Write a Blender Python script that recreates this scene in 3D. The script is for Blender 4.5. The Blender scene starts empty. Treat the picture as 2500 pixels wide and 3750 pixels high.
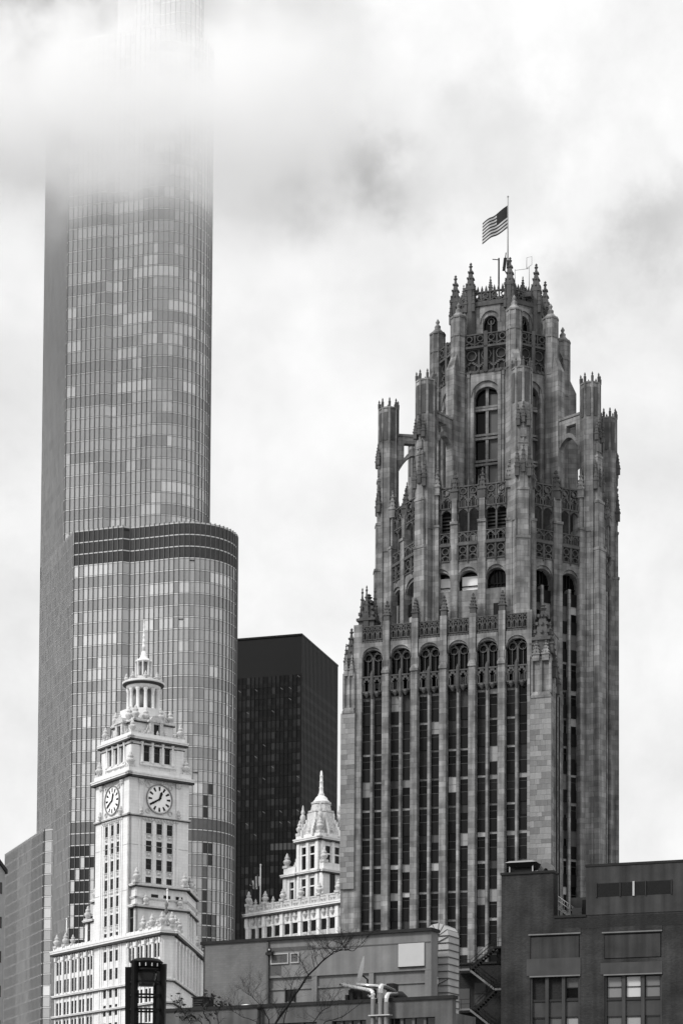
import bpy, bmesh, math, random
from mathutils import Vector, Matrix
random.seed(7)
R = math.radians
SC = bpy.context.scene
COL = SC.collection

# ------------------------------------------------------------------ camera (shift lens, slight tilt and roll)
PITCH, ROLL, CZ = R(2.8), R(0.35), 1.7
FPX, CX = 7350.0, 1250.0                      # focal length in photo pixels (2500 x 3750)
YP = 4400.0 - FPX * math.tan(PITCH)           # principal point: the horizon lies at row 4400, below the frame
_fw = Vector((0, math.cos(PITCH), math.sin(PITCH)))
_u0 = Vector((0, -math.sin(PITCH), math.cos(PITCH)))
_r0 = Vector((1, 0, 0))
_rt = _r0 * math.cos(ROLL) + _u0 * math.sin(ROLL)
_up = _u0 * math.cos(ROLL) - _r0 * math.sin(ROLL)
cd = bpy.data.cameras.new('camera')
cam = bpy.data.objects.new('camera', cd); COL.objects.link(cam)
M3 = Matrix((_rt, _up, -_fw)).transposed()
cam.matrix_world = Matrix.Translation((0, 0, CZ)) @ M3.to_4x4()
cd.sensor_fit = 'VERTICAL'; cd.sensor_height = 36.0; cd.sensor_width = 24.0
cd.lens = 36.0 * FPX / 3750.0
cd.shift_y = (YP - 1875.0) / 3750.0
cd.clip_start = 0.5; cd.clip_end = 6000
SC.camera = cam

# ------------------------------------------------------------------ world: overcast grey sky
SUN_EL, SUN_AZ = R(40), R(-122)      # azimuth measured from +Y, clockwise: the light comes from the left, behind the viewer
SUN_DIR = Vector((math.sin(SUN_AZ) * math.cos(SUN_EL), math.cos(SUN_AZ) * math.cos(SUN_EL), math.sin(SUN_EL)))
W = bpy.data.worlds.new('World'); SC.world = W; W.use_nodes = True
wt = W.node_tree; wt.nodes.clear()
def wn(t, **kw):
    n = wt.nodes.new(t)
    for k, v in kw.items(): setattr(n, k, v)
    return n
def wmath(op, a, b=None, clamp=False):
    n = wn('ShaderNodeMath', operation=op, use_clamp=clamp)
    for i, s in enumerate((a, b)):
        if s is None: continue
        if isinstance(s, (int, float)): n.inputs[i].default_value = s
        else: wt.links.new(s, n.inputs[i])
    return n.outputs[0]
def pix_dir(px, py):
    return (_fw * FPX + _rt * (px - CX) + _up * (YP - py)).normalized()
tc = wn('ShaderNodeTexCoord'); D = tc.outputs['Generated']
nz = wn('ShaderNodeTexNoise'); nz.inputs['Scale'].default_value = 11.0; nz.inputs['Detail'].default_value = 8; nz.inputs['Roughness'].default_value = 0.56
nz.inputs['Distortion'].default_value = 0.35
wt.links.new(D, nz.inputs['Vector'])
nz2 = wn('ShaderNodeTexNoise'); nz2.inputs['Scale'].default_value = 22.0; nz2.inputs['Detail'].default_value = 7; nz2.inputs['Roughness'].default_value = 0.58
wt.links.new(D, nz2.inputs['Vector'])
n1 = nz.outputs['Fac']; n2 = nz2.outputs['Fac']
# darker undersides of the cloud deck
warp = wn('ShaderNodeVectorMath', operation='SCALE'); wt.links.new(nz2.outputs['Color'], warp.inputs[0]); warp.inputs['Scale'].default_value = 0.085
wv = wn('ShaderNodeVectorMath', operation='ADD'); wt.links.new(D, wv.inputs[0]); wt.links.new(warp.outputs[0], wv.inputs[1])
sub = wn('ShaderNodeVectorMath', operation='SUBTRACT'); wt.links.new(wv.outputs[0], sub.inputs[0]); sub.inputs[1].default_value = (0.0425, 0.0425, 0.0425)
total = None
DARK = [(-60, -40, 560, .62), (480, -60, 420, .40), (1000, -80, 330, .14), (1130, 600, 300, .20), (1300, 640, 180, .10), (1420, 720, 210, .08), (1750, 470, 330, .09),
        (2430, 830, 260, .13), (2100, 1080, 170, .09), (40, 1450, 330, .06), (1150, 200, 300, .08), (-50, 2250, 300, .05)]
for (px, py, rad, amt) in DARK:
    d = pix_dir(px, py)
    ds = wn('ShaderNodeVectorMath', operation='DISTANCE'); wt.links.new(sub.outputs[0], ds.inputs[0]); ds.inputs[1].default_value = d
    mr = wn('ShaderNodeMapRange', interpolation_type='SMOOTHERSTEP')
    wt.links.new(ds.outputs['Value'], mr.inputs['Value'])
    mr.inputs['From Min'].default_value = 0; mr.inputs['From Max'].default_value = rad / FPX * 1.35
    mr.inputs['To Min'].default_value = amt; mr.inputs['To Max'].default_value = 0
    total = mr.outputs[0] if total is None else wmath('ADD', total, mr.outputs[0])
tex = wmath('MULTIPLY', wmath('SUBTRACT', n1, 0.5), 0.46)
tex2 = wmath('MULTIPLY', wmath('SUBTRACT', n2, 0.5), 0.30)
base = wmath('SUBTRACT', wmath('ADD', wmath('ADD', 1.0, tex), tex2), wmath('MULTIPLY', wmath('MULTIPLY', total, wmath('ADD', -0.55, wmath('MULTIPLY', n2, 3.2))), 1.9))
sky = wn('ShaderNodeTexSky', sky_type='NISHITA', sun_disc=False, sun_elevation=SUN_EL, sun_rotation=SUN_AZ)
bw = wn('ShaderNodeRGBToBW'); wt.links.new(sky.outputs[0], bw.inputs[0])
veil = wmath('MULTIPLY', bw.outputs[0], 0.05)                 # the clear sky that still glows through the deck
sz = wn('ShaderNodeSeparateXYZ'); wt.links.new(D, sz.inputs[0])
up_ = wmath('MAXIMUM', sz.outputs[2], 0.0); rise = wmath('ADD', 0.96, wmath('MULTIPLY', wmath('POWER', up_, 3.0), 1.1))   # an overcast sky is brighter overhead
rad_ = wmath('ADD', wmath('MULTIPLY', wmath('MULTIPLY', base, rise), 8.95), veil)
comb = wn('ShaderNodeCombineColor'); 
for i in range(3): wt.links.new(rad_, comb.inputs[i])
bg = wn('ShaderNodeBackground'); wt.links.new(comb.outputs[0], bg.inputs['Color']); bg.inputs['Strength'].default_value = 0.1
wo = wn('ShaderNodeOutputWorld'); wt.links.new(bg.outputs[0], wo.inputs['Surface'])

W.cycles.sampling_method = 'MANUAL'; W.cycles.sample_map_resolution = 256

# ------------------------------------------------------------------ sun behind thin cloud
sl = bpy.data.lights.new('sun', 'SUN'); sl.energy = 2.9; sl.angle = R(14); sl.color = (1.0, 0.99, 0.98)
so = bpy.data.objects.new('sun', sl); COL.objects.link(so)
so.rotation_euler = (-SUN_DIR).to_track_quat('-Z', 'Y').to_euler()

SC.view_settings.view_transform = 'Standard'; SC.view_settings.look = 'None'
SC.view_settings.gamma = 1.0; SC.view_settings.exposure = 0.0; SC.view_settings.use_curve_mapping = False
SC.cycles.max_bounces = 18; SC.cycles.diffuse_bounces = 3; SC.cycles.glossy_bounces = 3
SC.cycles.volume_bounces = 16; SC.cycles.transparent_max_bounces = 8
SC.cycles.volume_step_rate = 1.0; SC.cycles.volume_max_steps = 256
SC.cycles.use_denoising = True
SC.cycles.sample_clamp_indirect = 4.0

# ------------------------------------------------------------------ materials (the photograph is black and white: all greys)
MATS = {}
def mat(name, v=0.3, rough=0.8, metal=0.0, var=0.0, vscale=1.0, spec=0.12, bump=0.0, bscale=4.0, rnd=0.0, streak=0.0, brick=None, emit=0.0):
    """Procedural grey. var: blotchy tone, streak: vertical weather runs, rnd: tone per object, brick: (w,h,mortar tone, amount)."""
    if name in MATS: return MATS[name]
    m = bpy.data.materials.new(name); m.use_nodes = True
    nt = m.node_tree; N = nt.nodes; L = nt.links
    b = N['Principled BSDF']
    b.inputs['Roughness'].default_value = rough; b.inputs['Metallic'].default_value = metal
    b.inputs['Specular IOR Level'].default_value = spec
    tcn = N.new('ShaderNodeTexCoord')
    def mth(op, a, c, clamp=False):
        n = N.new('ShaderNodeMath'); n.operation = op; n.use_clamp = clamp
        for i, s in enumerate((a, c)):
            if isinstance(s, (int, float)): n.inputs[i].default_value = s
            else: L.new(s, n.inputs[i])
        return n.outputs[0]
    val = None
    def mul(x):
        nonlocal val
        val = x if val is None else mth('MULTIPLY', val, x)
    if var:
        n = N.new('ShaderNodeTexNoise'); n.inputs['Scale'].default_value = vscale; n.inputs['Detail'].default_value = 6
        L.new(tcn.outputs['Object'], n.inputs['Vector'])
        mul(mth('ADD', 1.0, mth('MULTIPLY', mth('SUBTRACT', n.outputs['Fac'], 0.5), var * 4)))
    if streak:
        mp = N.new('ShaderNodeMapping'); mp.inputs['Scale'].default_value = (1.3, 1.3, 0.07); L.new(tcn.outputs['Object'], mp.inputs['Vector'])
        n = N.new('ShaderNodeTexNoise'); n.inputs['Scale'].default_value = 1.0; n.inputs['Detail'].default_value = 5; L.new(mp.outputs[0], n.inputs['Vector'])
        mul(mth('ADD', 1.0, mth('MULTIPLY', mth('SUBTRACT', n.outputs['Fac'], 0.5), streak * 4)))
    if brick:
        bwid, bh, mtone, amt = brick
        # courses in z, joints along the wall: use x+y as running length so both faces get joints
        sx = N.new('ShaderNodeSeparateXYZ'); L.new(tcn.outputs['Object'], sx.inputs[0])
        cb = N.new('ShaderNodeCombineXYZ'); L.new(mth('ADD', sx.outputs[0], mth('MULTIPLY', sx.outputs[1], 1.0)), cb.inputs[0]); L.new(sx.outputs[2], cb.inputs[1])
        br = N.new('ShaderNodeTexBrick'); L.new(cb.outputs[0], br.inputs['Vector'])
        br.inputs['Scale'].default_value = 1.0; br.inputs['Brick Width'].default_value = bwid; br.inputs['Row Height'].default_value = bh
        br.inputs['Mortar Size'].default_value = min(bh, bwid) * 0.05; br.inputs['Bias'].default_value = 0.0
        br.inputs['Color1'].default_value = (1 - amt,) * 3 + (1,); br.inputs['Color2'].default_value = (1 + amt,) * 3 + (1,)
        br.inputs['Mortar'].default_value = (mtone,) * 3 + (1,)
        mul(br.outputs['Color'])
    if rnd:
        oi = N.new('ShaderNodeObjectInfo')
        mul(mth('ADD', 1.0 - rnd, mth('MULTIPLY', oi.outputs['Random'], 2 * rnd)))
    if val is None:
        b.inputs['Base Color'].default_value = (v, v, v, 1)
    else:
        x = mth('MULTIPLY', val, v)
        x = mth('MAXIMUM', mth('MINIMUM', x, 0.9), 0.004)
        cc = N.new('ShaderNodeCombineColor')
        for i in range(3): L.new(x, cc.inputs[i])
        L.new(cc.outputs[0], b.inputs['Base Color'])
    if bump:
        n = N.new('ShaderNodeTexNoise'); n.inputs['Scale'].default_value = bscale; n.inputs['Detail'].default_value = 4
        L.new(tcn.outputs['Object'], n.inputs['Vector'])
        bp = N.new('ShaderNodeBump'); bp.inputs['Strength'].default_value = bump; bp.inputs['Distance'].default_value = 0.2
        L.new(n.outputs['Fac'], bp.inputs['Height']); L.new(bp.outputs[0], b.inputs['Normal'])
    if emit:
        b.inputs['Emission Color'].default_value = (1, 1, 1, 1); b.inputs['Emission Strength'].default_value = emit
    MATS[name] = m
    return m

# ------------------------------------------------------------------ geometry helpers
class MB:
    """Collects shapes and links them as ONE mesh object."""
    def __init__(s): s.v = []; s.f = []; s.m = []; s.mi = 0; s.sm = []
    def poly(s, pts, smooth=False):
        i = len(s.v); s.v.extend([tuple(p) for p in pts]); s.f.append(list(range(i, i + len(pts)))); s.m.append(s.mi); s.sm.append(smooth)
    def faces(s, vs, fs, smooth=False):
        i = len(s.v); s.v.extend([tuple(p) for p in vs])
        for f in fs: s.f.append([i + k for k in f]); s.m.append(s.mi); s.sm.append(smooth)
        return s
    def box(s, x0, x1, y0, y1, z0, z1):
        vs = [(x0, y0, z0), (x1, y0, z0), (x1, y1, z0), (x0, y1, z0), (x0, y0, z1), (x1, y0, z1), (x1, y1, z1), (x0, y1, z1)]
        return s.faces(vs, [(0, 3, 2, 1), (4, 5, 6, 7), (0, 1, 5, 4), (1, 2, 6, 5), (2, 3, 7, 6), (3, 0, 4, 7)])
    def obox(s, o, ax, x0, x1, y0, y1, z0, z1):
        """box along a wall: o = (x,y) origin, ax = unit direction along the wall; local y points to the wall's left side"""
        ox, oy = o; a, b = ax; n = (-b, a)
        P = lambda x, y, z: (ox + a * x + n[0] * y, oy + b * x + n[1] * y, z)
        vs = [P(x0, y0, z0), P(x1, y0, z0), P(x1, y1, z0), P(x0, y1, z0), P(x0, y0, z1), P(x1, y0, z1), P(x1, y1, z1), P(x0, y1, z1)]
        return s.faces(vs, [(0, 3, 2, 1), (4, 5, 6, 7), (0, 1, 5, 4), (1, 2, 6, 5), (2, 3, 7, 6), (3, 0, 4, 7)])
    def prism(s, pts, z0, z1, top=None):
        """pts counter-clockwise plan; top = optional plan at z1"""
        n = len(pts); t = top or pts
        vs = [(p[0], p[1], z0) for p in pts] + [(p[0], p[1], z1) for p in t]
        fs = [list(range(n - 1, -1, -1)), list(range(n, 2 * n))] + [(i, (i + 1) % n, n + (i + 1) % n, n + i) for i in range(n)]
        return s.faces(vs, fs)
    def lathe(s, c, prof, n=10, smooth=True, rot=0.0, sx=1.0, sy=1.0):
        """prof: list of (r, z) from bottom to top, around the vertical at c=(x,y)"""
        vs = []; fs = []
        for (r, z) in prof:
            for k in range(n):
                a = 2 * math.pi * (k + rot) / n
                vs.append((c[0] + r * math.cos(a) * sx, c[1] + r * math.sin(a) * sy, z))
        for j in range(len(prof) - 1):
            for k in range(n):
                k2 = (k + 1) % n
                fs.append((j * n + k, j * n + k2, (j + 1) * n + k2, (j + 1) * n + k))
        fs.append(list(range(n - 1, -1, -1))); fs.append([(len(prof) - 1) * n + k for k in range(n)])
        return s.faces(vs, fs, smooth)
    def tube(s, pts, r, n=6, r2=None, smooth=True):
        pts = [Vector(p) for p in pts]; m = len(pts); vs = []; fs = []
        up = Vector((0, 0, 1)); prev = None
        for i, p in enumerate(pts):
            if i == 0: t = pts[1] - pts[0]
            elif i == m - 1: t = pts[-1] - pts[-2]
            else: t = pts[i + 1] - pts[i - 1]
            t.normalize()
            if prev is None: a = t.cross(up) if abs(t.z) < 0.95 else t.cross(Vector((1, 0, 0)))
            else: a = prev - t * prev.dot(t)
            a.normalize(); b = t.cross(a); prev = a
            rr = r if r2 is None else r + (r2 - r) * i / (m - 1)
            for k in range(n):
                an = 2 * math.pi * k / n
                vs.append(p + a * (rr * math.cos(an)) + b * (rr * math.sin(an)))
        for i in range(m - 1):
            for k in range(n):
                k2 = (k + 1) % n
                fs.append((i * n + k, (i + 1) * n + k, (i + 1) * n + k2, i * n + k2))
        fs.append(list(range(n))); fs.append([(m - 1) * n + k for k in range(n - 1, -1, -1)])
        return s.faces(vs, fs, smooth)
    def arch(s, o, ax, x0, x1, zs, za, y0, y1, ztop, n=10, point=0.0):
        """wall panel between x0..x1 from the springing zs to ztop with an arched opening of rise za-zs cut out of it"""
        xc = (x0 + x1) / 2; hw = (x1 - x0) / 2
        prev = None
        for i in range(n + 1):
            u = -1 + 2 * i / n
            x = xc + hw * u
            z = zs + (za - zs) * ((1 - abs(u) ** 2) ** 0.5 * (1 - point) + (1 - abs(u)) * point)
            if prev is not None:
                px, pz = prev
                a, b = ax; nn = (-b, a); ox, oy = o
                P = lambda x, y, z: (ox + a * x + nn[0] * y, oy + b * x + nn[1] * y, z)
                vs = [P(px, y0, pz), P(x, y0, z), P(x, y1, z), P(px, y1, pz), P(px, y0, ztop), P(x, y0, ztop), P(x, y1, ztop), P(px, y1, ztop)]
                s.faces(vs, [(0, 3, 2, 1), (4, 5, 6, 7), (0, 1, 5, 4), (2, 3, 7, 6)])
            prev = (x, z)
        return s
    def mesh(s, mats, name='m'):
        me = bpy.data.meshes.new(name); me.from_pydata(s.v, [], s.f)
        mats = mats if isinstance(mats, (list, tuple)) else [mats]
        for m in mats: me.materials.append(m)
        if len(mats) > 1: me.polygons.foreach_set('material_index', s.m)
        if any(s.sm): me.polygons.foreach_set('use_smooth', s.sm)
        me.update()
        return me
    def build(s, name, mats, parent=None, loc=None, kind=None):
        o = bpy.data.objects.new(name, s.mesh(mats, name)); COL.objects.link(o)
        if parent is not None: o.parent = parent
        if loc is not None: o.location = loc
        if kind: o['kind'] = kind
        return o
def inst(name, me, parent, loc=(0, 0, 0), rz=0.0, scale=None, m=None):
    o = bpy.data.objects.new(name, me); COL.objects.link(o); o.parent = parent; o.location = loc; o.rotation_euler = (0, 0, rz)
    if scale: o.scale = scale
    if m is not None:
        o.material_slots[0].link = 'OBJECT'; o.material_slots[0].material = m
    return o
def tag(o, label, cat, group=None, kind=None):
    o['label'] = label; o['category'] = cat
    if group: o['group'] = group
    if kind: o['kind'] = kind
    return o
def thing(name, label, cat, loc=(0, 0, 0), rz=0.0, group=None):
    o = bpy.data.objects.new(name, None); COL.objects.link(o); o.location = loc; o.rotation_euler = (0, 0, rz)
    o.empty_display_size = 1.0
    return tag(o, label, cat, group)
class Frame:
    """a thing's own axes: lx to the right along its front, ly into its depth"""
    def __init__(s, px, py, Y, deg):
        d = pix_dir(px, py); t = Y / d.y
        s.o = Vector((d.x * t, Y, 0)); s.a = R(deg); s.deg = deg
        s.ex = Vector((math.cos(s.a), math.sin(s.a), 0)); s.ey = Vector((-math.sin(s.a), math.cos(s.a), 0))
    def ony(s, px, py, ly=0.0):
        """where the view ray meets the wall ly = const: (lx, z)"""
        d = pix_dir(px, py); c = Vector((0, 0, CZ)); p0 = s.o + s.ey * ly
        t = (p0 - c).dot(s.ey) / d.dot(s.ey); p = c + d * t - s.o
        return p.dot(s.ex), p.z
    def onx(s, px, py, lx=0.0):
        d = pix_dir(px, py); c = Vector((0, 0, CZ)); p0 = s.o + s.ex * lx
        t = (p0 - c).dot(s.ex) / d.dot(s.ex); p = c + d * t - s.o
        return p.dot(s.ey), p.z
    def loc(s): return (s.o.x, s.o.y, 0)
    def pix(s, lx, ly, z):
        p = s.o + s.ex * lx + s.ey * ly + Vector((0, 0, z - CZ))
        w = p.dot(_fw); return (CX + FPX * p.dot(_rt) / w, YP - FPX * p.dot(_up) / w)

# ------------------------------------------------------------------ ground
gm = mat('city_ground', 0.25, 0.9, var=0.15, vscale=0.3)  # unseen ground, made paler to bounce light up into the cloud
o = MB(); o.poly([(-3000, -600, 0), (3000, -600, 0), (3000, 5000, 0), (-3000, 5000, 0)])
g = o.build('ground', gm); g['kind'] = 'structure'
# ------------------------------------------------------------------ tall glass skyscraper
def glass(name, v, refl, rough=0.06):
    m = bpy.data.materials.new(name); m.use_nodes = True; nt = m.node_tree; b = nt.nodes['Principled BSDF']
    b.inputs['Base Color'].default_value = (v, v, v, 1); b.inputs['Roughness'].default_value = rough
    b.inputs['IOR'].default_value = refl; b.inputs['Metallic'].default_value = 0.0
    # panes are never quite flat
    tcn = nt.nodes.new('ShaderNodeTexCoord'); n = nt.nodes.new('ShaderNodeTexNoise'); n.inputs['Scale'].default_value = 0.35
    nt.links.new(tcn.outputs['Object'], n.inputs['Vector'])
    bp = nt.nodes.new('ShaderNodeBump'); bp.inputs['Strength'].default_value = 0.03; bp.inputs['Distance'].default_value = 0.5
    nt.links.new(n.outputs['Fac'], bp.inputs['Height']); nt.links.new(bp.outputs[0], b.inputs['Normal'])
    MATS[name] = m
    return m
GT = [glass('curtain_glass_%d' % i, v, r) for i, (v, r) in enumerate([(0.24, 2.0), (0.34, 2.0), (0.43, 2.0), (0.54, 2.0), (0.68, 2.0)])]
G_DARK = glass('glass_dark', 0.012, 1.5)
G_MECH = mat('louvre_band', 0.065, 0.5, var=0.1, vscale=0.5)
G_MECH2 = mat('louvre_band_grey', 0.15, 0.5, var=0.1, vscale=0.5)
FIN = mat('steel_fin', 0.13, 0.45, metal=0.4, var=0.08, vscale=0.2)
FINL = mat('steel_fin_sunlit', 0.40, 0.4, metal=0.3)  # left-face fins: sunlight put into a paler copy of the steel
SLAB = mat('slab_cover', 0.55, 0.4, metal=0.2)

A18 = 18.0
FT = Frame(273, 1960, 595, -A18)
tw = thing('glass_skyscraper', 'tall pale glass skyscraper with rounded corner rising into the low cloud', 'skyscraper', FT.loc(), R(-A18))
# left face direction in local axes: world (-sin23, cos23)
wl = Vector((-math.sin(R(23)), math.cos(R(23)), 0)); LD = (wl.dot(FT.ex), wl.dot(FT.ey))
FD = (1.0, 0.0)
BD = (math.cos(R(44)), math.sin(R(44)))      # short fold that steps back
def along(p, d, t): return (p[0] + d[0] * t, p[1] + d[1] * t)
def px_along(p, d, px, py):
    lo, hi = 0.0, 200.0
    s0 = FT.pix(*along(p, d, 0.0), (4400 - py) / 12.4)[0]
    inc = FT.pix(*along(p, d, 1.0), (4400 - py) / 12.4)[0] > s0
    for _ in range(50):
        m_ = (lo + hi) / 2
        v = FT.pix(*along(p, d, m_), (4400 - py) / 12.4)[0]
        if (v < px) == inc: lo = m_
        else: hi = m_
    return lo
def plan(corner, back, px_fold0, px_fold1, px_arc, rad, py, px_right=None, modw=1.6):
    """outline as facet vertices: from the back of the left face, round the front, to the far side of the round end"""
    pts = [along(corner, LD, back), corner]
    a = along(corner, FD, px_along(corner, FD, px_fold0, py)); pts.append(a)
    b = along(a, BD, px_along(a, BD, px_fold1, py)); pts.append(b)
    c = along(b, FD, px_along(b, FD, px_arc, py)); pts.append(c)
    out = []
    for i in range(len(pts) - 1):
        p, q = pts[i], pts[i + 1]; L = math.dist(p, q); n = max(1, round(L / modw))
        for k in range(n): out.append((p[0] + (q[0] - p[0]) * k / n, p[1] + (q[1] - p[1]) * k / n))
    if px_right:      # radius of the round end from where its outline lies
        lo, hi = 4.0, 25.0
        for _ in range(30):
            rad = (lo + hi) / 2
            m_ = max(FT.pix(c[0] + rad * math.sin(R(t_)), c[1] + rad - rad * math.cos(R(t_)), (4400 - py) / 12.4)[0] for t_ in range(0, 151, 3))
            if m_ < px_right: lo = rad
            else: hi = rad
    cen = (c[0], c[1] + rad); n = round(rad * R(150) / modw)
    for k in range(n + 1):
        an = -math.pi / 2 + R(150) * k / n
        out.append((cen[0] + rad * math.cos(an), cen[1] + rad * math.sin(an)))
    return out
def zpix(py, p):
    z = (4400 - py) / 12.4
    for _ in range(4): z += (FT.pix(p[0], p[1], z)[1] - py) / 12.4
    return z
C_LOW = (0.0, 0.0)
t_up = px_along(C_LOW, LD, 236, 1960)
C_UP = along(C_LOW, LD, t_up)
t_end = px_along(C_LOW, LD, 151, 1960)
PL = plan(C_LOW, t_end, 449, 476, 636, 15.5, 2100, px_right=869)
PU = plan(C_UP, t_end - t_up, 381, 408, 536, 15.5, 1500, px_right=769)
Z_LOWTOP = zpix(1945, C_LOW); Z_BAND2 = zpix(2052, C_LOW)
Z_UPTOP = zpix(150, C_UP)
# crown tier, deep in the cloud
c4 = along(C_UP, LD, 16.0); c4 = (c4[0] + px_along(c4, FD, 498, 120), c4[1])
PC = plan(c4, 20.0, 560, 585, 640, 8.0, 120, px_right=742)
FH = 3.5
panes = []     # (corner points, tone)
def facets(P):
    return [(P[i], P[i + 1]) for i in range(len(P) - 1)]
def visible(p, q):
    e = (q[0] - p[0], q[1] - p[1]); n = (e[1], -e[0])
    w = FT.o + FT.ex * p[0] + FT.ey * p[1]
    vx = -w.dot(FT.ex); vy = -w.dot(FT.ey)
    return n[0] * vx + n[1] * vy > 0
rng = random.Random(5)
def tier(P, z0, z1, mech=(), tonebias=0.0, dark_cols=None, first_floor_at=None):
    fs = facets(P)
    # body behind the glass
    cx_ = sum(p[0] for p in P) / len(P); cy_ = sum(p[1] for p in P) / len(P)
    inn = []
    for p in P:
        d = math.dist(p, (cx_, cy_)); k = (d - 0.6) / d
        inn.append((cx_ + (p[0] - cx_) * k, cy_ + (p[1] - cy_) * k))
    MB().prism(inn, z0, z1 - 0.3).build('core', G_DARK, tw)
    vis = [i for i, (p, q) in enumerate(fs) if visible(p, q)]
    nfl = int(round((z1 - z0) / FH))
    fh = (z1 - z0) / nfl
    colt = {}
    for i in vis: colt[i] = rng.random()
    # runs of alike blinds
    for k in range(nfl):
        za = z0 + k * fh; zb = za + fh
        is_mech = None
        for (m0, m1, mi) in mech:
            if (za + zb) / 2 > m0 and (za + zb) / 2 < m1: is_mech = mi
        run = 0; tone = 1; floor_tone = rng.choice([0, 0, 1, 1, 1, 2])
        band = MB()
        for i in vis:
            p, q = fs[i]; L = math.dist(p, q); ax = ((q[0] - p[0]) / L, (q[1] - p[1]) / L)
            if run <= 0:
                run = rng.choice([1, 2, 3, 4, 6, 9]); r_ = rng.random()
                tone = floor_tone if r_ < 0.5 else rng.choice([0, 1, 2, 2, 2, 3, 3, 4])
            run -= 1
            t_ = tone
            if colt[i] < 0.10: t_ = 0 if rng.random() < 0.6 else 1
            if colt[i] > 0.85: t_ = min(4, t_ + 1)
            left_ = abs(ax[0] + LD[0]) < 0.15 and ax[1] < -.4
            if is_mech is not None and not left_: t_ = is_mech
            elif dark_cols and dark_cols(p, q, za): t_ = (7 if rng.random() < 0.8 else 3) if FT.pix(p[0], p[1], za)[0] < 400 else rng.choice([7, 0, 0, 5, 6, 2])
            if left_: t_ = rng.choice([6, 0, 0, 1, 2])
            o_ = p
            P3 = lambda x, y, z: (o_[0] + ax[0] * x - ax[1] * y, o_[1] + ax[1] * x + ax[0] * y, z)
            tilt = rng.uniform(-0.012, 0.012)
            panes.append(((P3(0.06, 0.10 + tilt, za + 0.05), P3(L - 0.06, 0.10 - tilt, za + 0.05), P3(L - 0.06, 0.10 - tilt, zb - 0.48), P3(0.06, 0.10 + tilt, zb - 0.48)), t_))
            band.obox(p, ax, 0.05, L - 0.05, 0.0, 0.55, zb - 0.40, zb - 0.08)
        band.build('floor_band', SLAB, tw)
    # upright fins, one at each joint
    done = set()
    for i in vis:
        for j in (i, i + 1):
            if j in done: continue
            done.add(j)
            p = P[j]; f = fs[min(j, len(fs) - 1)]; L = math.dist(*f); ax = ((f[1][0] - f[0][0]) / L, (f[1][1] - f[0][1]) / L)
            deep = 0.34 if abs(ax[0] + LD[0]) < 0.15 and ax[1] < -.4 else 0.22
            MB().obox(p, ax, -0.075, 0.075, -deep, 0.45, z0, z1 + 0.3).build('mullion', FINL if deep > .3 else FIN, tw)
    # roof slab with a slim rail
    MB().prism(P, z1 - 0.02, z1 + 0.05).build('roof', SLAB, tw)
def low_dark(p, q, z):  # left group is dark glass; right columns paint in reflected buildings
    px = FT.pix(p[0], p[1], z)[0]
    return (FT.pix(p[0], p[1], z)[1] > 3110 and 240 < px < 330) or (735 < px < 775 and FT.pix(p[0], p[1], z)[1] > 3090) or (738 < px < 768 and FT.pix(p[0], p[1], z)[1] > 2880)
zb0, zb1 = zpix(3080, C_LOW), zpix(2995, C_LOW)
tier(PL, 0.0 + 30, Z_LOWTOP, mech=((Z_BAND2, Z_LOWTOP - 1.2, 5), (zb0, zb1, 6)), dark_cols=low_dark)
tier(PU, Z_LOWTOP - 4, Z_UPTOP, mech=())
tier(PC, Z_UPTOP - 6, Z_UPTOP + 34, mech=())
MB().prism([(p[0], p[1]) for p in PL], 0, 30).build('podium', G_MECH2, tw)
# lower block at the back left, stepping out past the left face
qa = along(C_LOW, LD, px_along(C_LOW, LD, 195, 3040)); qb = (qa[0] - 3.2, qa[1] + 0.4)
tb = px_along(qb, LD, 20, 3140)
ZQ = zpix(3035, qa)
PB = []
for (p, q) in ((along(qb, LD, tb), qb), (qb, qa)):
    L = math.dist(p, q); n = max(1, round(L / 1.6)) if p != qb else 1
    for k in range(n): PB.append((p[0] + (q[0] - p[0]) * k / n, p[1] + (q[1] - p[1]) * k / n))
PB += [qa, (qa[0] + 6, qa[1] + 4), (qa[0] + 10, qa[1] + tb)]
tier(PB, 30.0, ZQ)
MB().prism(PB, 0, 30).build('podium', G_MECH2, tw)
# the largest panes are parts of their own, the rest one mass of glass
TONES = GT + [G_MECH, G_MECH2, G_DARK]
w3 = lambda p: FT.pix(p[0], p[1], p[2])
def area(pn):
    q = [w3(p) for p in pn[0]]
    if min(a[1] for a in q) < 620 or max(a[1] for a in q) > 3600: return 0
    return abs(sum(q[i][0] * q[(i + 1) % 4][1] - q[(i + 1) % 4][0] * q[i][1] for i in range(4))) / 2 * rng.uniform(0.999, 1.001)
panes.sort(key=area, reverse=True)
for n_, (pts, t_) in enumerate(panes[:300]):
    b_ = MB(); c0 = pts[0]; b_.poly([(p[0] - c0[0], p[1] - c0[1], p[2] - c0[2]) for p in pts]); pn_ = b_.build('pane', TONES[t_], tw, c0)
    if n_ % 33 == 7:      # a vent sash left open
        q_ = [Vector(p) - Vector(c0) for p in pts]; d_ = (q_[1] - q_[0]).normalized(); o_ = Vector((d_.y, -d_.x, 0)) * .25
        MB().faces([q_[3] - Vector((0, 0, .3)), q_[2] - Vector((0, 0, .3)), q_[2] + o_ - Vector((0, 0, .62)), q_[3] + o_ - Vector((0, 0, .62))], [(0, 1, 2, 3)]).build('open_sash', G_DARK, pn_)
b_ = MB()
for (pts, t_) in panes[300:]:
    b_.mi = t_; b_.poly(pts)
b_.build('glass_panes', TONES, tw, kind='stuff')
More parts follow.
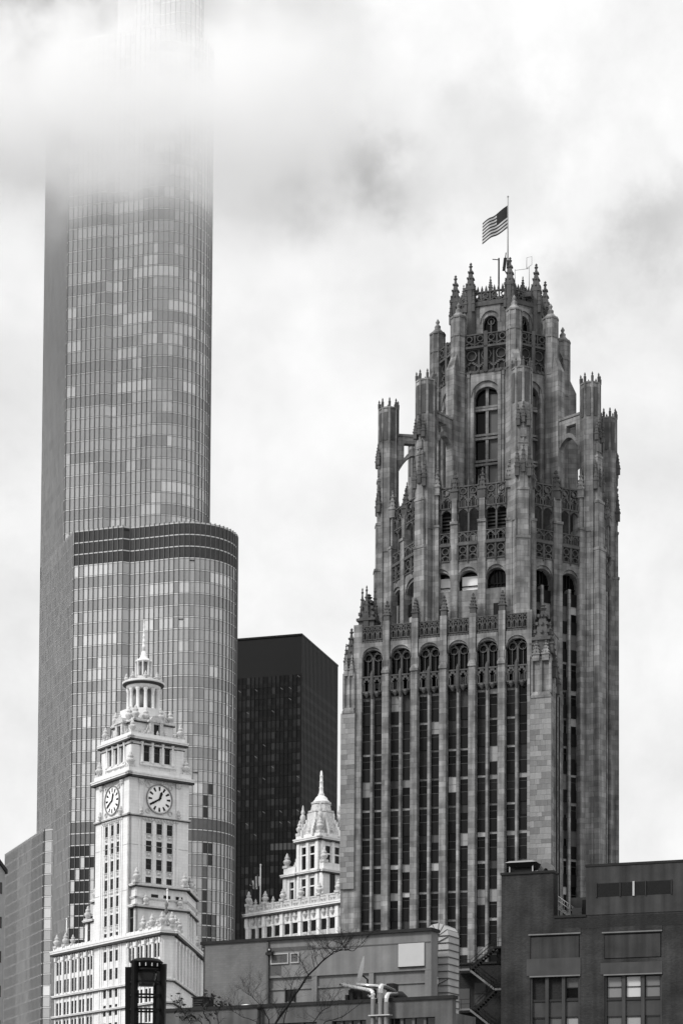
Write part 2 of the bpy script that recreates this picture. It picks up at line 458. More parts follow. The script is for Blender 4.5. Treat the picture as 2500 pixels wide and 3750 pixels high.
# ------------------------------------------------------------------ neo-gothic stone tower
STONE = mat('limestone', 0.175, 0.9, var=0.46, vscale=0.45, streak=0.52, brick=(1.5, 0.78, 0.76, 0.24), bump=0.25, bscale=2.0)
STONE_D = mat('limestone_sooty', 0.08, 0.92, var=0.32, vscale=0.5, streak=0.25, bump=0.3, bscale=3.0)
STONE_DD = mat('shaded_recess', 0.035, 0.95, var=0.2, vscale=0.6)  # recess shade put into the stone colour behind the tracery
STONE_B = mat('limestone_block', 0.205, 0.9, var=0.10, vscale=0.8, rnd=0.30, streak=0.3, bump=0.25, bscale=3.0)
SPAN = mat('iron_spandrel', 0.007, 0.6, var=0.2, vscale=0.6)
WGL = [glass('office_glass_%d' % i, v, 1.22) for i, v in enumerate((0.004, 0.007, 0.015))]
BLIND = mat('roller_blind', 0.19, 0.8, rnd=0.6); BLIND_D = mat('dim_blind', 0.035, 0.8, rnd=0.5); BLIND_L = mat('pale_blind', 0.36, 0.8, rnd=0.2)
LOUV = mat('vent_louvre', 0.03, 0.6)

def zat(F, py, lx, ly):
    z = 60.0
    for _ in range(8):
        w = (F.o + F.ex * lx + F.ey * ly).y
        z += (F.pix(lx, ly, z)[1] - py) * w / FPX
    return z
def pinnacle(b, x, y, z0, h, w, crockets=True):
    b.box(x - w / 2, x + w / 2, y - w / 2, y + w / 2, z0, z0 + h * 0.30)
    b.box(x - w * .62, x + w * .62, y - w * .62, y + w * .62, z0 + h * .28, z0 + h * .34)
    b.prism([(x - w * .46, y - w * .46), (x + w * .46, y - w * .46), (x + w * .46, y + w * .46), (x - w * .46, y + w * .46)], z0 + h * .34, z0 + h * .86,
            [(x - w * .10, y - w * .10), (x + w * .10, y - w * .10), (x + w * .10, y + w * .10), (x - w * .10, y + w * .10)])
    if crockets:
        for k in range(3):
            t = 0.15 + 0.3 * k; r = w * (0.46 - 0.36 * t) + 0.06 * w; z = z0 + h * (.34 + .52 * t); c = w * .15
            for sx, sy in ((1, 0), (-1, 0), (0, 1), (0, -1), (1, 1), (-1, -1), (1, -1), (-1, 1)):
                q = r if sx * sy == 0 else r * 0.95
                b.box(x + sx * q - c / 2, x + sx * q + c / 2, y + sy * q - c / 2, y + sy * q + c / 2, z, z + c * 1.3)
    b.lathe((x, y), [(w * .08, z0 + h * .84), (w * .26, z0 + h * .90), (w * .10, z0 + h * .93), (w * .18, z0 + h * .96), (0.02, z0 + h)], 6, smooth=False)
def ring(b, o, ax, xc, zc, r, y0, y1, t, n=8):
    a, c = ax; nn = (-c, a)
    P = lambda x, y, z: (o[0] + a * x + nn[0] * y, o[1] + c * x + nn[1] * y, z)
    for k in range(n):
        a0 = 2 * math.pi * k / n; a1 = 2 * math.pi * (k + 1) / n
        p = [(xc + q * math.cos(u), zc + q * math.sin(u)) for u in (a0, a1) for q in (r, r - t)]
        vs = [P(x, y, z) for y in (y0, y1) for (x, z) in (p[0], p[1], p[3], p[2])]
        b.faces(vs, [(0, 1, 2, 3), (7, 6, 5, 4), (0, 3, 7, 4), (1, 5, 6, 2)])
def tracery(b, o, ax, x0, x1, z0, z1, y0, y1, n=2, t=0.16, quat=True, top=True):
    """pierced gothic panel: n lancets with cusped heads and rings between"""
    w = (x1 - x0) / n; h = z1 - z0
    b.obox(o, ax, x0, x1, y0, y1, z0, z0 + t)
    if top: b.obox(o, ax, x0, x1, y0 - 0.05, y1, z1 - t, z1)
    for k in range(n + 1): b.obox(o, ax, x0 + w * k - t / 2 * (0 < k < n) - (t if k == n else 0), x0 + w * k + t / 2 * (0 < k < n) + (t if k == 0 else 0), y0, y1, z0, z1)
    for k in range(n):
        xa = x0 + w * k; xc = xa + w / 2
        if quat:
            r = min(w * .36, h * .26)
            ring(b, o, ax, xc, z1 - t - r * 1.05, r, y0, y1, t * .8)
            zl = z1 - t - r * 2.2
        else: zl = z1 - t
        # lancet pair below
        for s in (-1, 1):
            xm = xc + s * w * .22
            b.obox(o, ax, xm - t * .3, xm + t * .3, y0 + .02, y1, z0 + t, z0 + (zl - z0) * .6)
        for i in range(4):
            u0, u1 = i / 4, (i + 1) / 4
            for s in (-1, 1):
                xa_, xb_ = xc + s * w * .44 * (1 - u0 ** 1.5), xc + s * w * .44 * (1 - u1 ** 1.5)
                za_, zb_ = z0 + (zl - z0) * (.45 + .5 * u0), z0 + (zl - z0) * (.45 + .5 * u1)
                b.obox(o, ax, min(xa_, xb_) - t * .3, max(xa_, xb_) + t * .3, y0, y1, za_, zb_ + t * .3)

AG = 18.5
FB = Frame(1908, 2000, 290, -AG)
gt = thing('gothic_tower', 'dark stone neo-gothic office tower crowned with flying buttresses and pinnacles', 'tower', FB.loc(), R(-AG))
def add(b, name, m, parent=gt, kind=None): return b.build(name, m, parent, kind=kind)
class G: pass
WY = -1.9                                             # plane of the six-bay front wing
def wx(px, py=2800): return FB.ony(px, py, WY)[0]
def wz(py, px): 
    lx = wx(px, py); return zat(FB, py, lx, WY)
ZS = lambda y: 2100 + y / 1.452
XS = lambda x: 1220 + x / 1.452
wingL, wingR = wx(1250), wx(2019)
# regular bays between the corner piers
B0, B1 = wx(XS(150)), wx(XS(1030)); PITCH_B = (B1 - B0 + (wx(XS(298)) - wx(XS(256)))) / 6
PW = wx(XS(298)) - wx(XS(256))
bays = [(B0 + k * PITCH_B, B0 + k * PITCH_B + PITCH_B - PW) for k in range(6)]
zc_ = bays[3]; bx4 = XS(664)
zl = lambda y: zat(FB, ZS(y), (zc_[0] + zc_[1]) / 2, WY)
Z_PAR1, Z_PAR0, Z_ARCH, Z_SPR, Z_BAL1, Z_BAL0, Z_HEAD = zl(238), zl(330), zl(352), zl(415), zl(512), zl(600), zl(618)
FLH = (zl(915) - zl(1520)) / 4
# --- body of wing and shaft
Z_STEPL0 = zat(FB, ZS(600), wingL + 1, WY)
b = MB(); b.box(wingL + .6, wingR - .3, WY + 1.3, 8.0, 0, Z_STEPL0); b.box(wx(XS(112)), wingR - .3, WY + 1.3, 8.0, Z_STEPL0, Z_PAR0 - .3); add(b, 'wing_body', STONE)
OCT = [(-14.6, 0), (0, 0), (8.5, 8.5), (8.5, 22.5), (0, 32.5), (-14.6, 32.5), (-23.1, 24.0), (-23.1, 8.5)]
CEN = (-7.3, 16.25)
def shrink(P, d):
    out = []
    for p in P:
        L = math.dist(p, CEN); k = (L - d) / L; out.append((CEN[0] + (p[0] - CEN[0]) * k, CEN[1] + (p[1] - CEN[1]) * k))
    return out
fx = lambda px, py=2100: FB.ony(px, py, 0.0)[0]
z2 = lambda y, lx=-6.0, ly=0.0: zat(FB, 1350 + y / 1.568, lx, ly)
S_PAR, S_TR0, S_OP0, S_BAL1, S_BAL0, S_COR0, S_ARC, S_SIL = z2(662), z2(790), z2(935), z2(930), z2(1005), z2(1095), z2(1148), z2(1262)
S_SPR = z2(1205)
b = MB(); b.prism(shrink(OCT, 1.9), 0, S_OP0 + 0.2); add(b, 'shaft_core', STONE)
# louvred plant floor behind the loggia
b = MB(); b.prism(shrink(OCT, 3.0), S_OP0, S_PAR - 1.0); add(b, 'loggia_core', STONE_D)

# --- wing: piers
pier_x = [(bays[k][1], bays[k + 1][0]) for k in range(5)]
Z_CAP = zl(500)
for (x0, x1) in pier_x:
    b = MB(); b.box(x0 + .12, x1 - .12, WY - .55, WY + 1.35, 0, Z_CAP)
    for s in (x0 + .02, x1 - .26): b.box(s, s + .24, WY - .30, WY + 1.3, 0, Z_CAP + 2)
    b.box(x0 + .02, x1 - .02, WY - .72, WY + .3, Z_CAP - .1, Z_CAP + .25)
    b.prism([(x0 + .02, WY - .7), (x1 - .02, WY - .7), (x1 - .02, WY + .3), (x0 + .02, WY + .3)], Z_CAP + .25, Z_CAP + 1.0, [(x0 + .3, WY - .25), (x1 - .3, WY - .25), (x1 - .3, WY + .3), (x0 + .3, WY + .3)])
    b.box(x0 + .12, x1 - .12, WY - .3, WY + 1.0, Z_CAP, Z_PAR1 + .5)
    p = add(b, 'pier', STONE)
    b = MB(); pinnacle(b, (x0 + x1) / 2, WY + .25, Z_PAR1 + .4, 3.3, (x1 - x0) * .72); add(b, 'pinnacle', STONE_D, p)
# --- wing: bays
me_blind = {}
rngg = random.Random(11)
win_me = MB().faces([(0, 0, 0), (1, 0, 0), (1, 0, 1), (0, 0, 1)], [(0, 1, 2, 3)]).mesh(WGL[0], 'window')
blind_me = MB().box(0, 1, -0.01, 0, 0, 1).mesh(BLIND, 'blind')
span_me = MB().box(0, 1, 0, .12, 0, 1).mesh(SPAN, 'spandrel')
rail_me = MB().box(0, 1, -.03, .05, 0, .07).mesh(mat('sash_bronze', 0.06, 0.5), 'sash_rail')
sill_me = MB().box(0, 1, 0, .12, 0, .09).mesh(mat('iron_sill', 0.06, .6), 'sill')
def window(parent, x, y, z, w, h, rz=0.0, pb=0.55, maxb=1.0):
    o = inst('window', win_me, parent, (x, y, z), rz, (w, 1, h), rngg.choice(WGL))
    inst('sash_rail', rail_me, o, (0, 0, .48), 0, (1, 1, 1 / h))
    if rngg.random() < pb:
        hh = rngg.choice([.2, .3, .5, .5, .8, maxb]); 
        inst('blind', blind_me, o, (0.02, -.02, 1 - hh), 0, (.96, 1, hh), BLIND if rngg.random() < .7 else BLIND_L)
    elif rngg.random() < .6: inst('blind', blind_me, o, (0.02, -.02, .84), 0, (.96, 1, .15), BLIND)
    elif rngg.random() < .5: hh = rngg.choice([.5, .5, .8, 1]); inst('blind', blind_me, o, (0.02, -.02, 1 - hh), 0, (.96, 1, hh), BLIND_D)
    return o
floors = [Z_HEAD - .15 - FLH * k for k in range(0, 13)]
rowp = [rngg.choice([.15, .3, .3, .75, .2]) for _ in floors]
rowp[:8] = [.32, .06, .08, .6, .06, .5, .45, .3]
for bi, (x0, x1) in enumerate(bays):
    xm = (x0 + x1) / 2; mw = .26
    b = MB(); b.box(xm - mw, xm + mw, WY + .05, WY + 1.2, 0, Z_BAL0 + .2)
    b.box(xm - mw * .5, xm + mw * .5, WY - .12, WY + .1, 0, Z_BAL0); add(b, 'mullion', STONE)
    for k, zt in enumerate(floors):
        for (a, c) in ((x0 + .04, xm - mw), (xm + mw, x1 - .04)):
            window(gt, a, WY + .55, zt - FLH * .56, c - a, FLH * .56, pb=rowp[k])
            inst('spandrel', span_me, gt, (a, WY + .40, zt - FLH + .0), 0, (c - a, 1, FLH * .44))
            inst('sill', sill_me, gt, (a, WY + .36, zt - FLH * .56 - .05), 0, (c - a, 1, 1))
    # balcony of tracery
    b = MB(); tracery(b, (0, WY - .25), (1, 0), x0, x1, Z_BAL0, Z_BAL1, 0, .3, n=2, t=.2, quat=False)
    for q in (x0 + (x1 - x0) * .25, x0 + (x1 - x0) * .75): b.lathe((q, WY - .1), [(.08, Z_BAL0 - .7), (.42, Z_BAL0 - .2), (.35, Z_BAL0 + .1)], 6, smooth=False)
    b.lathe((xm, WY - .15), [(.1, Z_BAL0 - .9), (.36, Z_BAL0 - .1), (.30, Z_BAL1 + .35), (.05, Z_BAL1 + .9)], 6, smooth=False)
    b.box(x0, x1, WY - .05, WY + 1.2, Z_BAL0 - .15, Z_BAL0 + .1)
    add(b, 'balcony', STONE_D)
    # arcade window behind it
    b = MB(); b.arch((0, 0), (1, 0), x0, x1, Z_SPR, Z_ARCH - .4, WY + .15, WY + 1.25, Z_PAR0, n=12)
    b.arch((0, 0), (1, 0), x0 - .02, x1 + .02, Z_SPR + .05, Z_ARCH - .05, WY - .12, WY + .16, Z_PAR0 - .02, n=12)
    ar = add(b, 'arch', STONE)
    inst('window', win_me, gt, (x0, WY + .95, Z_BAL0), 0, (x1 - x0, 1, Z_ARCH - Z_BAL0), WGL[0])
    b = MB(); b.box(xm - .16, xm + .16, WY + .5, WY + .9, Z_BAL0, Z_SPR + .3)
    for s in (-1, 1):
        b.box(xm + s * (x1 - x0) * .26 - .05, xm + s * (x1 - x0) * .26 + .05, WY + .6, WY + .9, Z_BAL0, Z_SPR)
        ring(b, (0, WY + .5), (1, 0), xm + s * (x1 - x0) * .24, Z_SPR + .25, (x1 - x0) * .20, 0, .35, .13)
        for i in range(5):
            u0 = i / 5; b.box(xm + s * (.16 + (x1 - x0) * .28 * u0 ** 1.4) - .1, xm + s * (.16 + (x1 - x0) * .28 * u0 ** 1.4) + .1, WY + .5, WY + .85, Z_SPR + .2 + u0 * (Z_ARCH - Z_SPR) * .62, Z_SPR + .2 + (u0 + .24) * (Z_ARCH - Z_SPR) * .62)
    add(b, 'tracery', STONE_D)
    for s in (0, 1):
        if rngg.random() < .7:
            inst('blind', blind_me, gt, (x0 + .3 + s * (xm - x0), WY + .9, Z_BAL0 + rngg.uniform(.2, 2.2)), 0, (1.0, 1, rngg.uniform(.8, 1.6)))
    # parapet
    b = MB(); b.box(x0, x1, WY + .05, WY + .8, Z_PAR0 - .25, Z_PAR0 + .35)
    b.box(x0, x1, WY - .1, WY + .85, Z_PAR0 - .32, Z_PAR0 - .12)
    b.box(x0, x1, WY + .55, WY + .7, Z_PAR0 + .3, Z_PAR1 - .2)
    tracery(b, (0, WY + .02), (1, 0), x0, x1, Z_PAR0 + .45, Z_PAR1, 0, .3, n=4, t=.13, quat=True)
    for q in range(7):
        u = x0 + (x1 - x0) * (q + .5) / 7; b.box(u - .12, u + .12, WY - .05, WY + .2, Z_PAR0 - .05, Z_PAR0 + .25)
    add(b, 'parapet', STONE_D)
# --- wing: corner piers built of single stone blocks
def stones(x0, x1, yf, z0, z1, limit, depth=.35):
    z = z1; n = 0; row = 0
    while z > z0 and n < limit:
        h = rngg.choice([.62, .78, .78, .95]); x = x0; row += 1
        cuts = [x0]
        while cuts[-1] < x1 - .1:
            nx = cuts[-1] + rngg.choice([.75, 1.1, 1.4, 1.7]) * (1 if len(cuts) > 1 or row % 2 else .6)
            cuts.append(x1 if nx > x1 - .5 else nx)
        for a, c in zip(cuts[:-1], cuts[1:]):
            pr = rngg.uniform(0, .035)
            inst('stone', stone_me, gt, (a + .012, yf - pr, z - h + .012), 0, (c - a - .024, depth + pr, h - .024)); n += 1
        z -= h
    return z
stone_me = MB().box(0, 1, 0, 1, 0, 1).mesh(STONE_B, 'stone')
rx0 = B1 + .05
Z_STEP = zat(FB, ZS(655), wingR - 2, WY); Z_STEPL = zat(FB, ZS(738), wingL + 1, WY)
b = MB(); b.box(rx0, wingR, WY - .18, WY + 1.6, 0, Z_STEP - .2); b.box(wingR - .5, wingR + .02, WY + .4, 8, 0, Z_STEP + 2); add(b, 'corner_pier', STONE)
stones(rx0 + .45, wingR, WY - .5, 20, Z_STEP - .25, 180, .3)
stones(rx0, rx0 + .42, WY - .36, 20, Z_STEP + 6, 55, .2)
b = MB(); b.box(wingL, B0 - .05, WY - .18, WY + 1.6, 0, Z_STEPL - .2); add(b, 'corner_pier', STONE)
stones(wingL, B0 - .05 - .9, WY - .5, 20, Z_STEPL - .25, 65, .3)
def cluster(x0, x1, z0, zb, ztop, name='corner_pinnacle'):
    """panelled shaft above an offset, ending in crocketed spirelets"""
    w = x1 - x0; xm = (x0 + x1) / 2
    b = MB()
    b.box(x0 - .12, x1 + .12, WY - .62, WY + 1.0, z0 - .3, z0)
    b.prism([(x0 - .1, WY - .6), (x1 + .1, WY - .6), (x1 + .1, WY + 1), (x0 - .1, WY + 1)], z0, z0 + .6, [(x0 + .1, WY - .35), (x1 - .1, WY - .35), (x1 - .1, WY + 1), (x0 + .1, WY + 1)])
    b.box(x0 + .1, x1 - .1, WY - .15, WY + 1.9, z0, zb)
    for q in (0.0, .5, 1.0): b.box(x0 + .05 + (w - .1) * q - .16, x0 + .05 + (w - .1) * q + .16, WY - .4, WY + .2, z0 + .4, zb - .8)
    for q in (.25, .75):
        pinnacle(b, x0 + w * q, WY - .2, zb - 1.2, 3.2, w * .36)
    b.box(x0 + .02, x1 - .02, WY - .4, WY + 2.0, zb - .9, zb - .5)
    p = add(b, name, STONE)
    b = MB(); pinnacle(b, xm, WY + .9, zb - .3, ztop - zb + .3, w * .8); add(b, 'spirelet', STONE_D, p)
    for sx in (-1, 1):
        b = MB(); pinnacle(b, xm + sx * w * .42, WY + .5, zb, (ztop - zb) * .62, w * .36); add(b, 'spirelet', STONE_D, p)
zz = lambda y: zat(FB, ZS(y), wingR - 1.5, WY)
cluster(rx0 + .65, wingR - .15, Z_STEP, zz(425), zz(150))
cluster(wingL + .35, wingL + 2.0, Z_STEPL, zat(FB, ZS(510), wingL, WY), zat(FB, ZS(285), wingL, WY))
b = MB(); xq = wx(XS(150), 2200); pinnacle(b, xq, WY + 3.5, zat(FB, ZS(290), xq, WY), zat(FB, ZS(72), xq, WY) - zat(FB, ZS(290), xq, WY), 2.4)
for sx, sy in ((-1, 0), (1, 0), (0, -1)): pinnacle(b, xq + sx * 1.0, WY + 3.5 + sy, zat(FB, ZS(290), xq, WY), 7.2, .8)
add(b, 'corner_pinnacle', STONE_D)
xsh = wx(XS(106))
b = MB(); b.box(xsh, B0, WY - .1, WY + 2, Z_STEPL - .2, Z_PAR1 + .3); add(b, 'corner_pier', STONE)
b = MB(); b.box(wingL + .5, xsh, WY + .6, WY + 6, Z_STEPL - .2, zat(FB, ZS(400), wingL + 1, WY)); add(b, 'corner_pier', STONE)
b = MB(); b.box(rx0 - .1, rx0 + .6, WY - .1, WY + 2, Z_STEP - .2, Z_PAR1 + .3); add(b, 'corner_pier', STONE)
# side of the wing and roof
b = MB(); b.box(wx(XS(112)), wingR - .3, WY + 1.0, 8, Z_PAR0 - .3, Z_PAR0); add(b, 'wing_roof', STONE_D)
b = MB()
for k in range(2):
    y = WY + 1.5 + k * 2.0; b.box(wingR - .1, wingR + .12, y, y + .5, 0, Z_STEP + 3)
add(b, 'side_pier', STONE)
for k in range(2):
    b = MB(); y = WY + 2.1 + k * 2.0; b.box(wingR - .1, wingR + .04, y, y + 1.2, 15, Z_STEP + 1); add(b, 'dark_slit', SPAN)
for k in range(2): 
    b = MB(); pinnacle(b, wingR - .1, WY + 1.6 + 2.0 * k, Z_STEP + 3 - k * 2, 5.5, .9); add(b, 'pinnacle', STONE_D)

# --- shaft faces: bays between the eight buttress turrets
def face(i): 
    p, q = OCT[i], OCT[(i + 1) % 8]; L = math.dist(p, q); return p, ((q[0] - p[0]) / L, (q[1] - p[1]) / L), L
def shaft_face(i, cuts, glass_low=True, stone_low=False, lou=(), bright_bays=(), proj=.42, z_from=0.0):
    """cuts = bay spans along the face; the rest is pier"""
    o, ax, L = face(i); rz = math.atan2(ax[1], ax[0])
    n_ = (-ax[1], ax[0]); at = lambda x, y: (o[0] + ax[0] * x + n_[0] * y, o[1] + ax[1] * x + n_[1] * y)
    edges = [0.0] + [v for c in cuts for v in c] + [L]
    for k in range(0, len(edges), 2):
        x0, x1 = edges[k], edges[k + 1]
        if x1 - x0 < .1: continue
        zc = z2(880); end = k == 0 or k == len(edges) - 2
        b = MB(); b.obox(o, ax, x0, x1, -.15 if end else -proj, 2.0, z_from, zc)
        if not end:
            b.obox(o, ax, x0 - .05, x1 + .05, -.6, .6, zc - .1, zc + .3)
            b.obox(o, ax, x0 + .15, x1 - .15, -.3, .9, zc, S_TR0 + 1.5)
        else: b.obox(o, ax, x0, x1, .1, 1.5, zc, S_PAR - .5)
        p = add(b, 'pier', STONE)
        if not end:
            c = at((x0 + x1) / 2, .2); b = MB(); pinnacle(b, c[0], c[1], S_TR0 + 1.2, z2(565) - S_TR0 - 1.2, (x1 - x0) * .9); add(b, 'pinnacle', STONE_D, p)
    for ci, (x0, x1) in enumerate(cuts):
        xm = (x0 + x1) / 2; w = x1 - x0
        # arched window
        b = MB(); b.arch(o, ax, x0, x1, S_SPR, S_ARC, .1, 1.4, S_COR0 + .3, n=12); b.arch(o, ax, x0 - .01, x1 + .01, S_SPR + .1, S_ARC + .45, -.15, .12, S_COR0 + .2, n=12)
        add(b, 'arch', STONE)
        q = at(x0, 1.2); inst('window', win_me, gt, (q[0], q[1], S_SIL - 1), rz, (w, 1, S_ARC - S_SIL + 1), WGL[0])
        if ci in bright_bays:      # a pale panel stands in for light showing through from the far side
            q = at(x0 + .35, 1.12); inst('blind', blind_me, gt, (q[0], q[1], S_SIL + .15), rz, (w - .7, 1, (S_ARC - S_SIL) * .72), mat('window_light_panel', 0.75, 0.6))
        b = MB()
        for u in ((.33, .5, .67) if ci not in bright_bays else (.02,)): b.obox(o, ax, x0 + w * u - .05, x0 + w * u + .05, .9, 1.15, S_SIL, S_ARC - .1)
        b.obox(o, ax, x0, x1, .9, 1.15, (S_SIL + S_SPR) / 2, (S_SIL + S_SPR) / 2 + .1); add(b, 'glazing_bar', SPAN)
        # corbelled tracery, balcony, loggia with screen
        b = MB(); tracery(b, at(0, -.3), ax, x0, x1, S_COR0, S_BAL0, 0, .3, n=2, t=.17)
        b.obox(o, ax, x0, x1, -.5, .4, S_BAL0 - .1, S_BAL0 + .28)
        for u in (.0, .5, 1): b.lathe(at(x0 + w * u, -.25), [(.06, S_COR0 - .4), (.26, S_COR0 + .3), (.2, S_BAL0)], 6, smooth=False)
        add(b, 'corbel', STONE_D)
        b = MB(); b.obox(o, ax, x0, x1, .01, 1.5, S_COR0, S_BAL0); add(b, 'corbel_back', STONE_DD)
        b = MB(); tracery(b, at(0, -.35), ax, x0, x1, S_BAL0 + .3, S_BAL1, 0, .22, n=2, t=.15, quat=False); add(b, 'balcony', STONE_D)
        b = MB(); tracery(b, at(0, -.1), ax, x0, x1, S_TR0, S_PAR, 0, .4, n=2, t=.2)
        for u in (0.0, .5, 1.0): b.lathe(at(x0 + w * u, .1), [(.16, S_PAR), (.12, S_PAR + .6), (.01, S_PAR + 1.5)], 4, smooth=False)
        b.obox(o, ax, xm - .12, xm + .12, .1, .5, S_BAL0, S_TR0)
        b.arch(o, ax, x0, xm - .1, S_TR0 - .7, S_TR0 - .1, .0, .4, S_TR0, n=6, point=.4); b.arch(o, ax, xm + .1, x1, S_TR0 - .7, S_TR0 - .1, .0, .4, S_TR0, n=6, point=.4)
        add(b, 'loggia_screen', STONE_D)
        if ci in lou:
            for k in range(9):
                zk = S_BAL0 + .3 + (S_TR0 - S_BAL0 - .8) * k / 9
                b = MB(); b.obox(o, ax, x0 + .05, x1 - .05, .75, .95, zk, zk + .22); add(b, 'louvre_blade', LOUV)
            b = MB(); b.obox(o, ax, x0, x1, 1.1, 1.2, S_BAL0, S_TR0); add(b, 'louvre_back', SPAN)
        # windows below the arch
        if glass_low:
            zt = S_SIL - .05; k = 0
            b = MB(); b.obox(o, ax, xm - .2, xm + .2, .0, 1.2, 15, S_SIL + .5); add(b, 'mullion', STONE)
            while zt > 22:
                for (a, c) in ((x0, xm - .2), (xm + .2, x1)):
                    q = at(a, .42); inst('spandrel', span_me, gt, (q[0], q[1], zt - FLH * .44), rz, (c - a, 1, FLH * .44))
                    q = at(a, .6); window(gt, q[0], q[1], zt - FLH, c - a, FLH * .56, rz, pb=.7 if k < 9 else .3)
                zt -= FLH; k += 1
        if stone_low:
            b = MB(); b.obox(o, ax, x0, x1, .25, 1.5, z_from, S_SIL); add(b, 'wall', STONE)
            if ci != 1:
                q = at(x0 + w * (.18 if ci == 0 else .35), .24); zz_ = z2(1340 if ci == 0 else 1350)
                inst('window', win_me, gt, (q[0], q[1] - .02, zz_ - 2.2), rz, (w * .36, 1, 2.2), WGL[2])
TR = 1.75      # half width kept clear for the turrets
c0 = fx(1574) + 14.6; c1 = fx(1650) + 14.6; c2 = fx(1676) + 14.6; c3 = fx(1750) + 14.6; c4_ = fx(1778) + 14.6; c5 = fx(1852) + 14.6
shaft_face(0, [(c0, c1), (c2, c3), (c4_, c5)], glass_low=False, stone_low=True, lou=(0, 2), bright_bays=(0, 1), z_from=Z_PAR0 - .6)
shaft_face(1, [(2.0, 5.3), (6.85, 9.9)])
shaft_face(2, [(2.6, 5.0), (6.2, 8.8), (10.0, 12.6)], proj=.12)
o, ax, L = face(2)
for (x0, x1) in ((2.6, 5.0), (6.2, 8.8), (10.0, 12.6)):
    b = MB(); b.obox(o, ax, x0, x1, -.06, .3, 15, S_SIL); add(b, 'dark_slit', SPAN)  # black strips painted for the shaded jambs of the side bays
shaft_face(7, [(1.6, 4.8), (5.9, 10.3)])
for i in (3, 4, 5, 6):
    o, ax, L = face(i); b = MB(); b.obox(o, ax, 0, L, 0, 1.9, 0, S_PAR - 2); add(b, 'wall', STONE)
# slender side piers that stand proud of the right-hand face
o, ax, L = face(2)
for x in (5.6, 9.4, 13.2):
    b = MB(); b.obox(o, ax, x - .2, x + .2, -.26, .2, 0, z2(900) + (x * .1)); p = add(b, 'side_pier', STONE)

# --- turrets
Z_TUR = zat(FB, 1330, 0, 0)
def octo(x, y, r, rot=.5, n=8): return [(x + r * math.cos(2 * math.pi * (k + rot) / n), y + r * math.sin(2 * math.pi * (k + rot) / n)) for k in range(n)]
def turret(i, x, y, ztop, r=1.5):
    """slim octagonal top on an angular, stepped corner pier with two flanking piers"""
    pa, pb = OCT[(i - 1) % 8], OCT[(i + 1) % 8]
    da = Vector((x - pa[0], y - pa[1])).normalized(); db_ = Vector((pb[0] - x, pb[1] - y)).normalized()
    bis = (da + db_).normalized(); bx_ = (bis.x, bis.y)
    z_lo = Z_PAR1 - .3 if i in (0, 1) else 0.0; near = i in (0, 1); slim = i in (3, 6); r = 1.3 if slim else r
    b = MB(); b.prism(octo(x, y, r), z2(900), ztop - 1.1); b.prism(octo(x, y, r - .12), z_lo, z2(900))
    for (hw_, pr, zt_) in ((.95, r + (.2 if slim else .15 if near else .62), z2(1010)), (.80, r + (.12 if slim or near else .40), z2(735)), (.66, r + (.06 if slim or near else .2), z2(470))):
        b.obox((x, y), bx_, -hw_, hw_, -pr, 0, z_lo, zt_); b.obox((x, y), bx_, -hw_ - .08, hw_ + .08, -pr - .1, 0, zt_ - .12, zt_ + .2)
        n = (-bx_[1], bx_[0]); P = lambda u, v, z: (x + bx_[0] * u + n[0] * v, y + bx_[1] * u + n[1] * v, z)
        b.faces([P(-hw_, -pr, zt_ + .2), P(hw_, -pr, zt_ + .2), P(hw_, -r * .6, zt_ + .2), P(-hw_, -r * .6, zt_ + .2), P(0, -r * .6, zt_ + 2.0)], [(0, 1, 4), (1, 2, 4), (3, 0, 4)])
    for (d_, sgn) in ((da, -1), (db_, 1)):
        c_ = 1.75 * sgn; ax = (d_.x, d_.y); zt_ = z2(890)
        fl_ = .2 if (i, sgn) in ((2, 1), (3, -1)) else .62; b.obox((x, y), ax, c_ - .42, c_ + .42, -fl_, .6, z_lo, zt_); b.obox((x, y), ax, c_ - .5, c_ + .5, -.72, .5, zt_ - .1, zt_ + .25)
        b.obox((x, y), ax, c_ - .28, c_ + .28, -.38, .6, zt_, S_TR0 + 2.5)
        n = (-ax[1], ax[0])
        pinnacle(b, x + ax[0] * c_ - n[0] * .15, y + ax[1] * c_ - n[1] * .15, S_TR0 + 2.2, z2(540) - S_TR0 - 2.2, .95)
    for (cx_, cy_) in octo(x, y, r * .98): b.box(cx_ - .13, cx_ + .13, cy_ - .13, cy_ + .13, max(z_lo, 40), ztop - .25)
    b.prism(octo(x, y, r + .1), ztop - 1.2, ztop - .95)
    p = add(b, 'buttress_turret', STONE)
    for (cx_, cy_) in octo(x, y, r * .98):
        b = MB(); b.lathe((cx_, cy_), [(.2, ztop - .95), (.22, ztop - .2), (.1, ztop), (.16, ztop + .15), (.02, ztop + .5)], 5, smooth=False); add(b, 'finial', STONE_D, p)
    for (cx_, cy_) in octo(x, y, r * .93, rot=0):
        a = math.atan2(cy_ - y, cx_ - x); b = MB(); d = (-math.sin(a), math.cos(a)); b.obox((cx_, cy_), (d[0], d[1]), -.28, .28, -.08, .1, ztop - 6.2, ztop - 1.8); add(b, 'sunk_panel', STONE_D, p)
    n = (-bx_[1], bx_[0])
    for k in (-1, 0, 1):
        b = MB(); pinnacle(b, x + bx_[0] * k * .75 - n[0] * (r + .12), y + bx_[1] * k * .75 - n[1] * (r + .12), ztop - 9.5 - abs(k) * .5, 3.2, .55); add(b, 'pinnacle', STONE_D, p)
        b = MB(); pinnacle(b, x + bx_[0] * k * .9 - n[0] * (r + .05), y + bx_[1] * k * .9 - n[1] * (r + .05), z2(640) - abs(k) * .6, 4.4, .6); add(b, 'pinnacle', STONE_D, p)
    b = MB(); b.obox((x, y), bx_, -.45, .45, -r - .16, -r + .2, ztop - 11.6, ztop - 10.3); add(b, 'carved_shield', STONE, p)
TUR = [OCT[k] for k in range(8)]
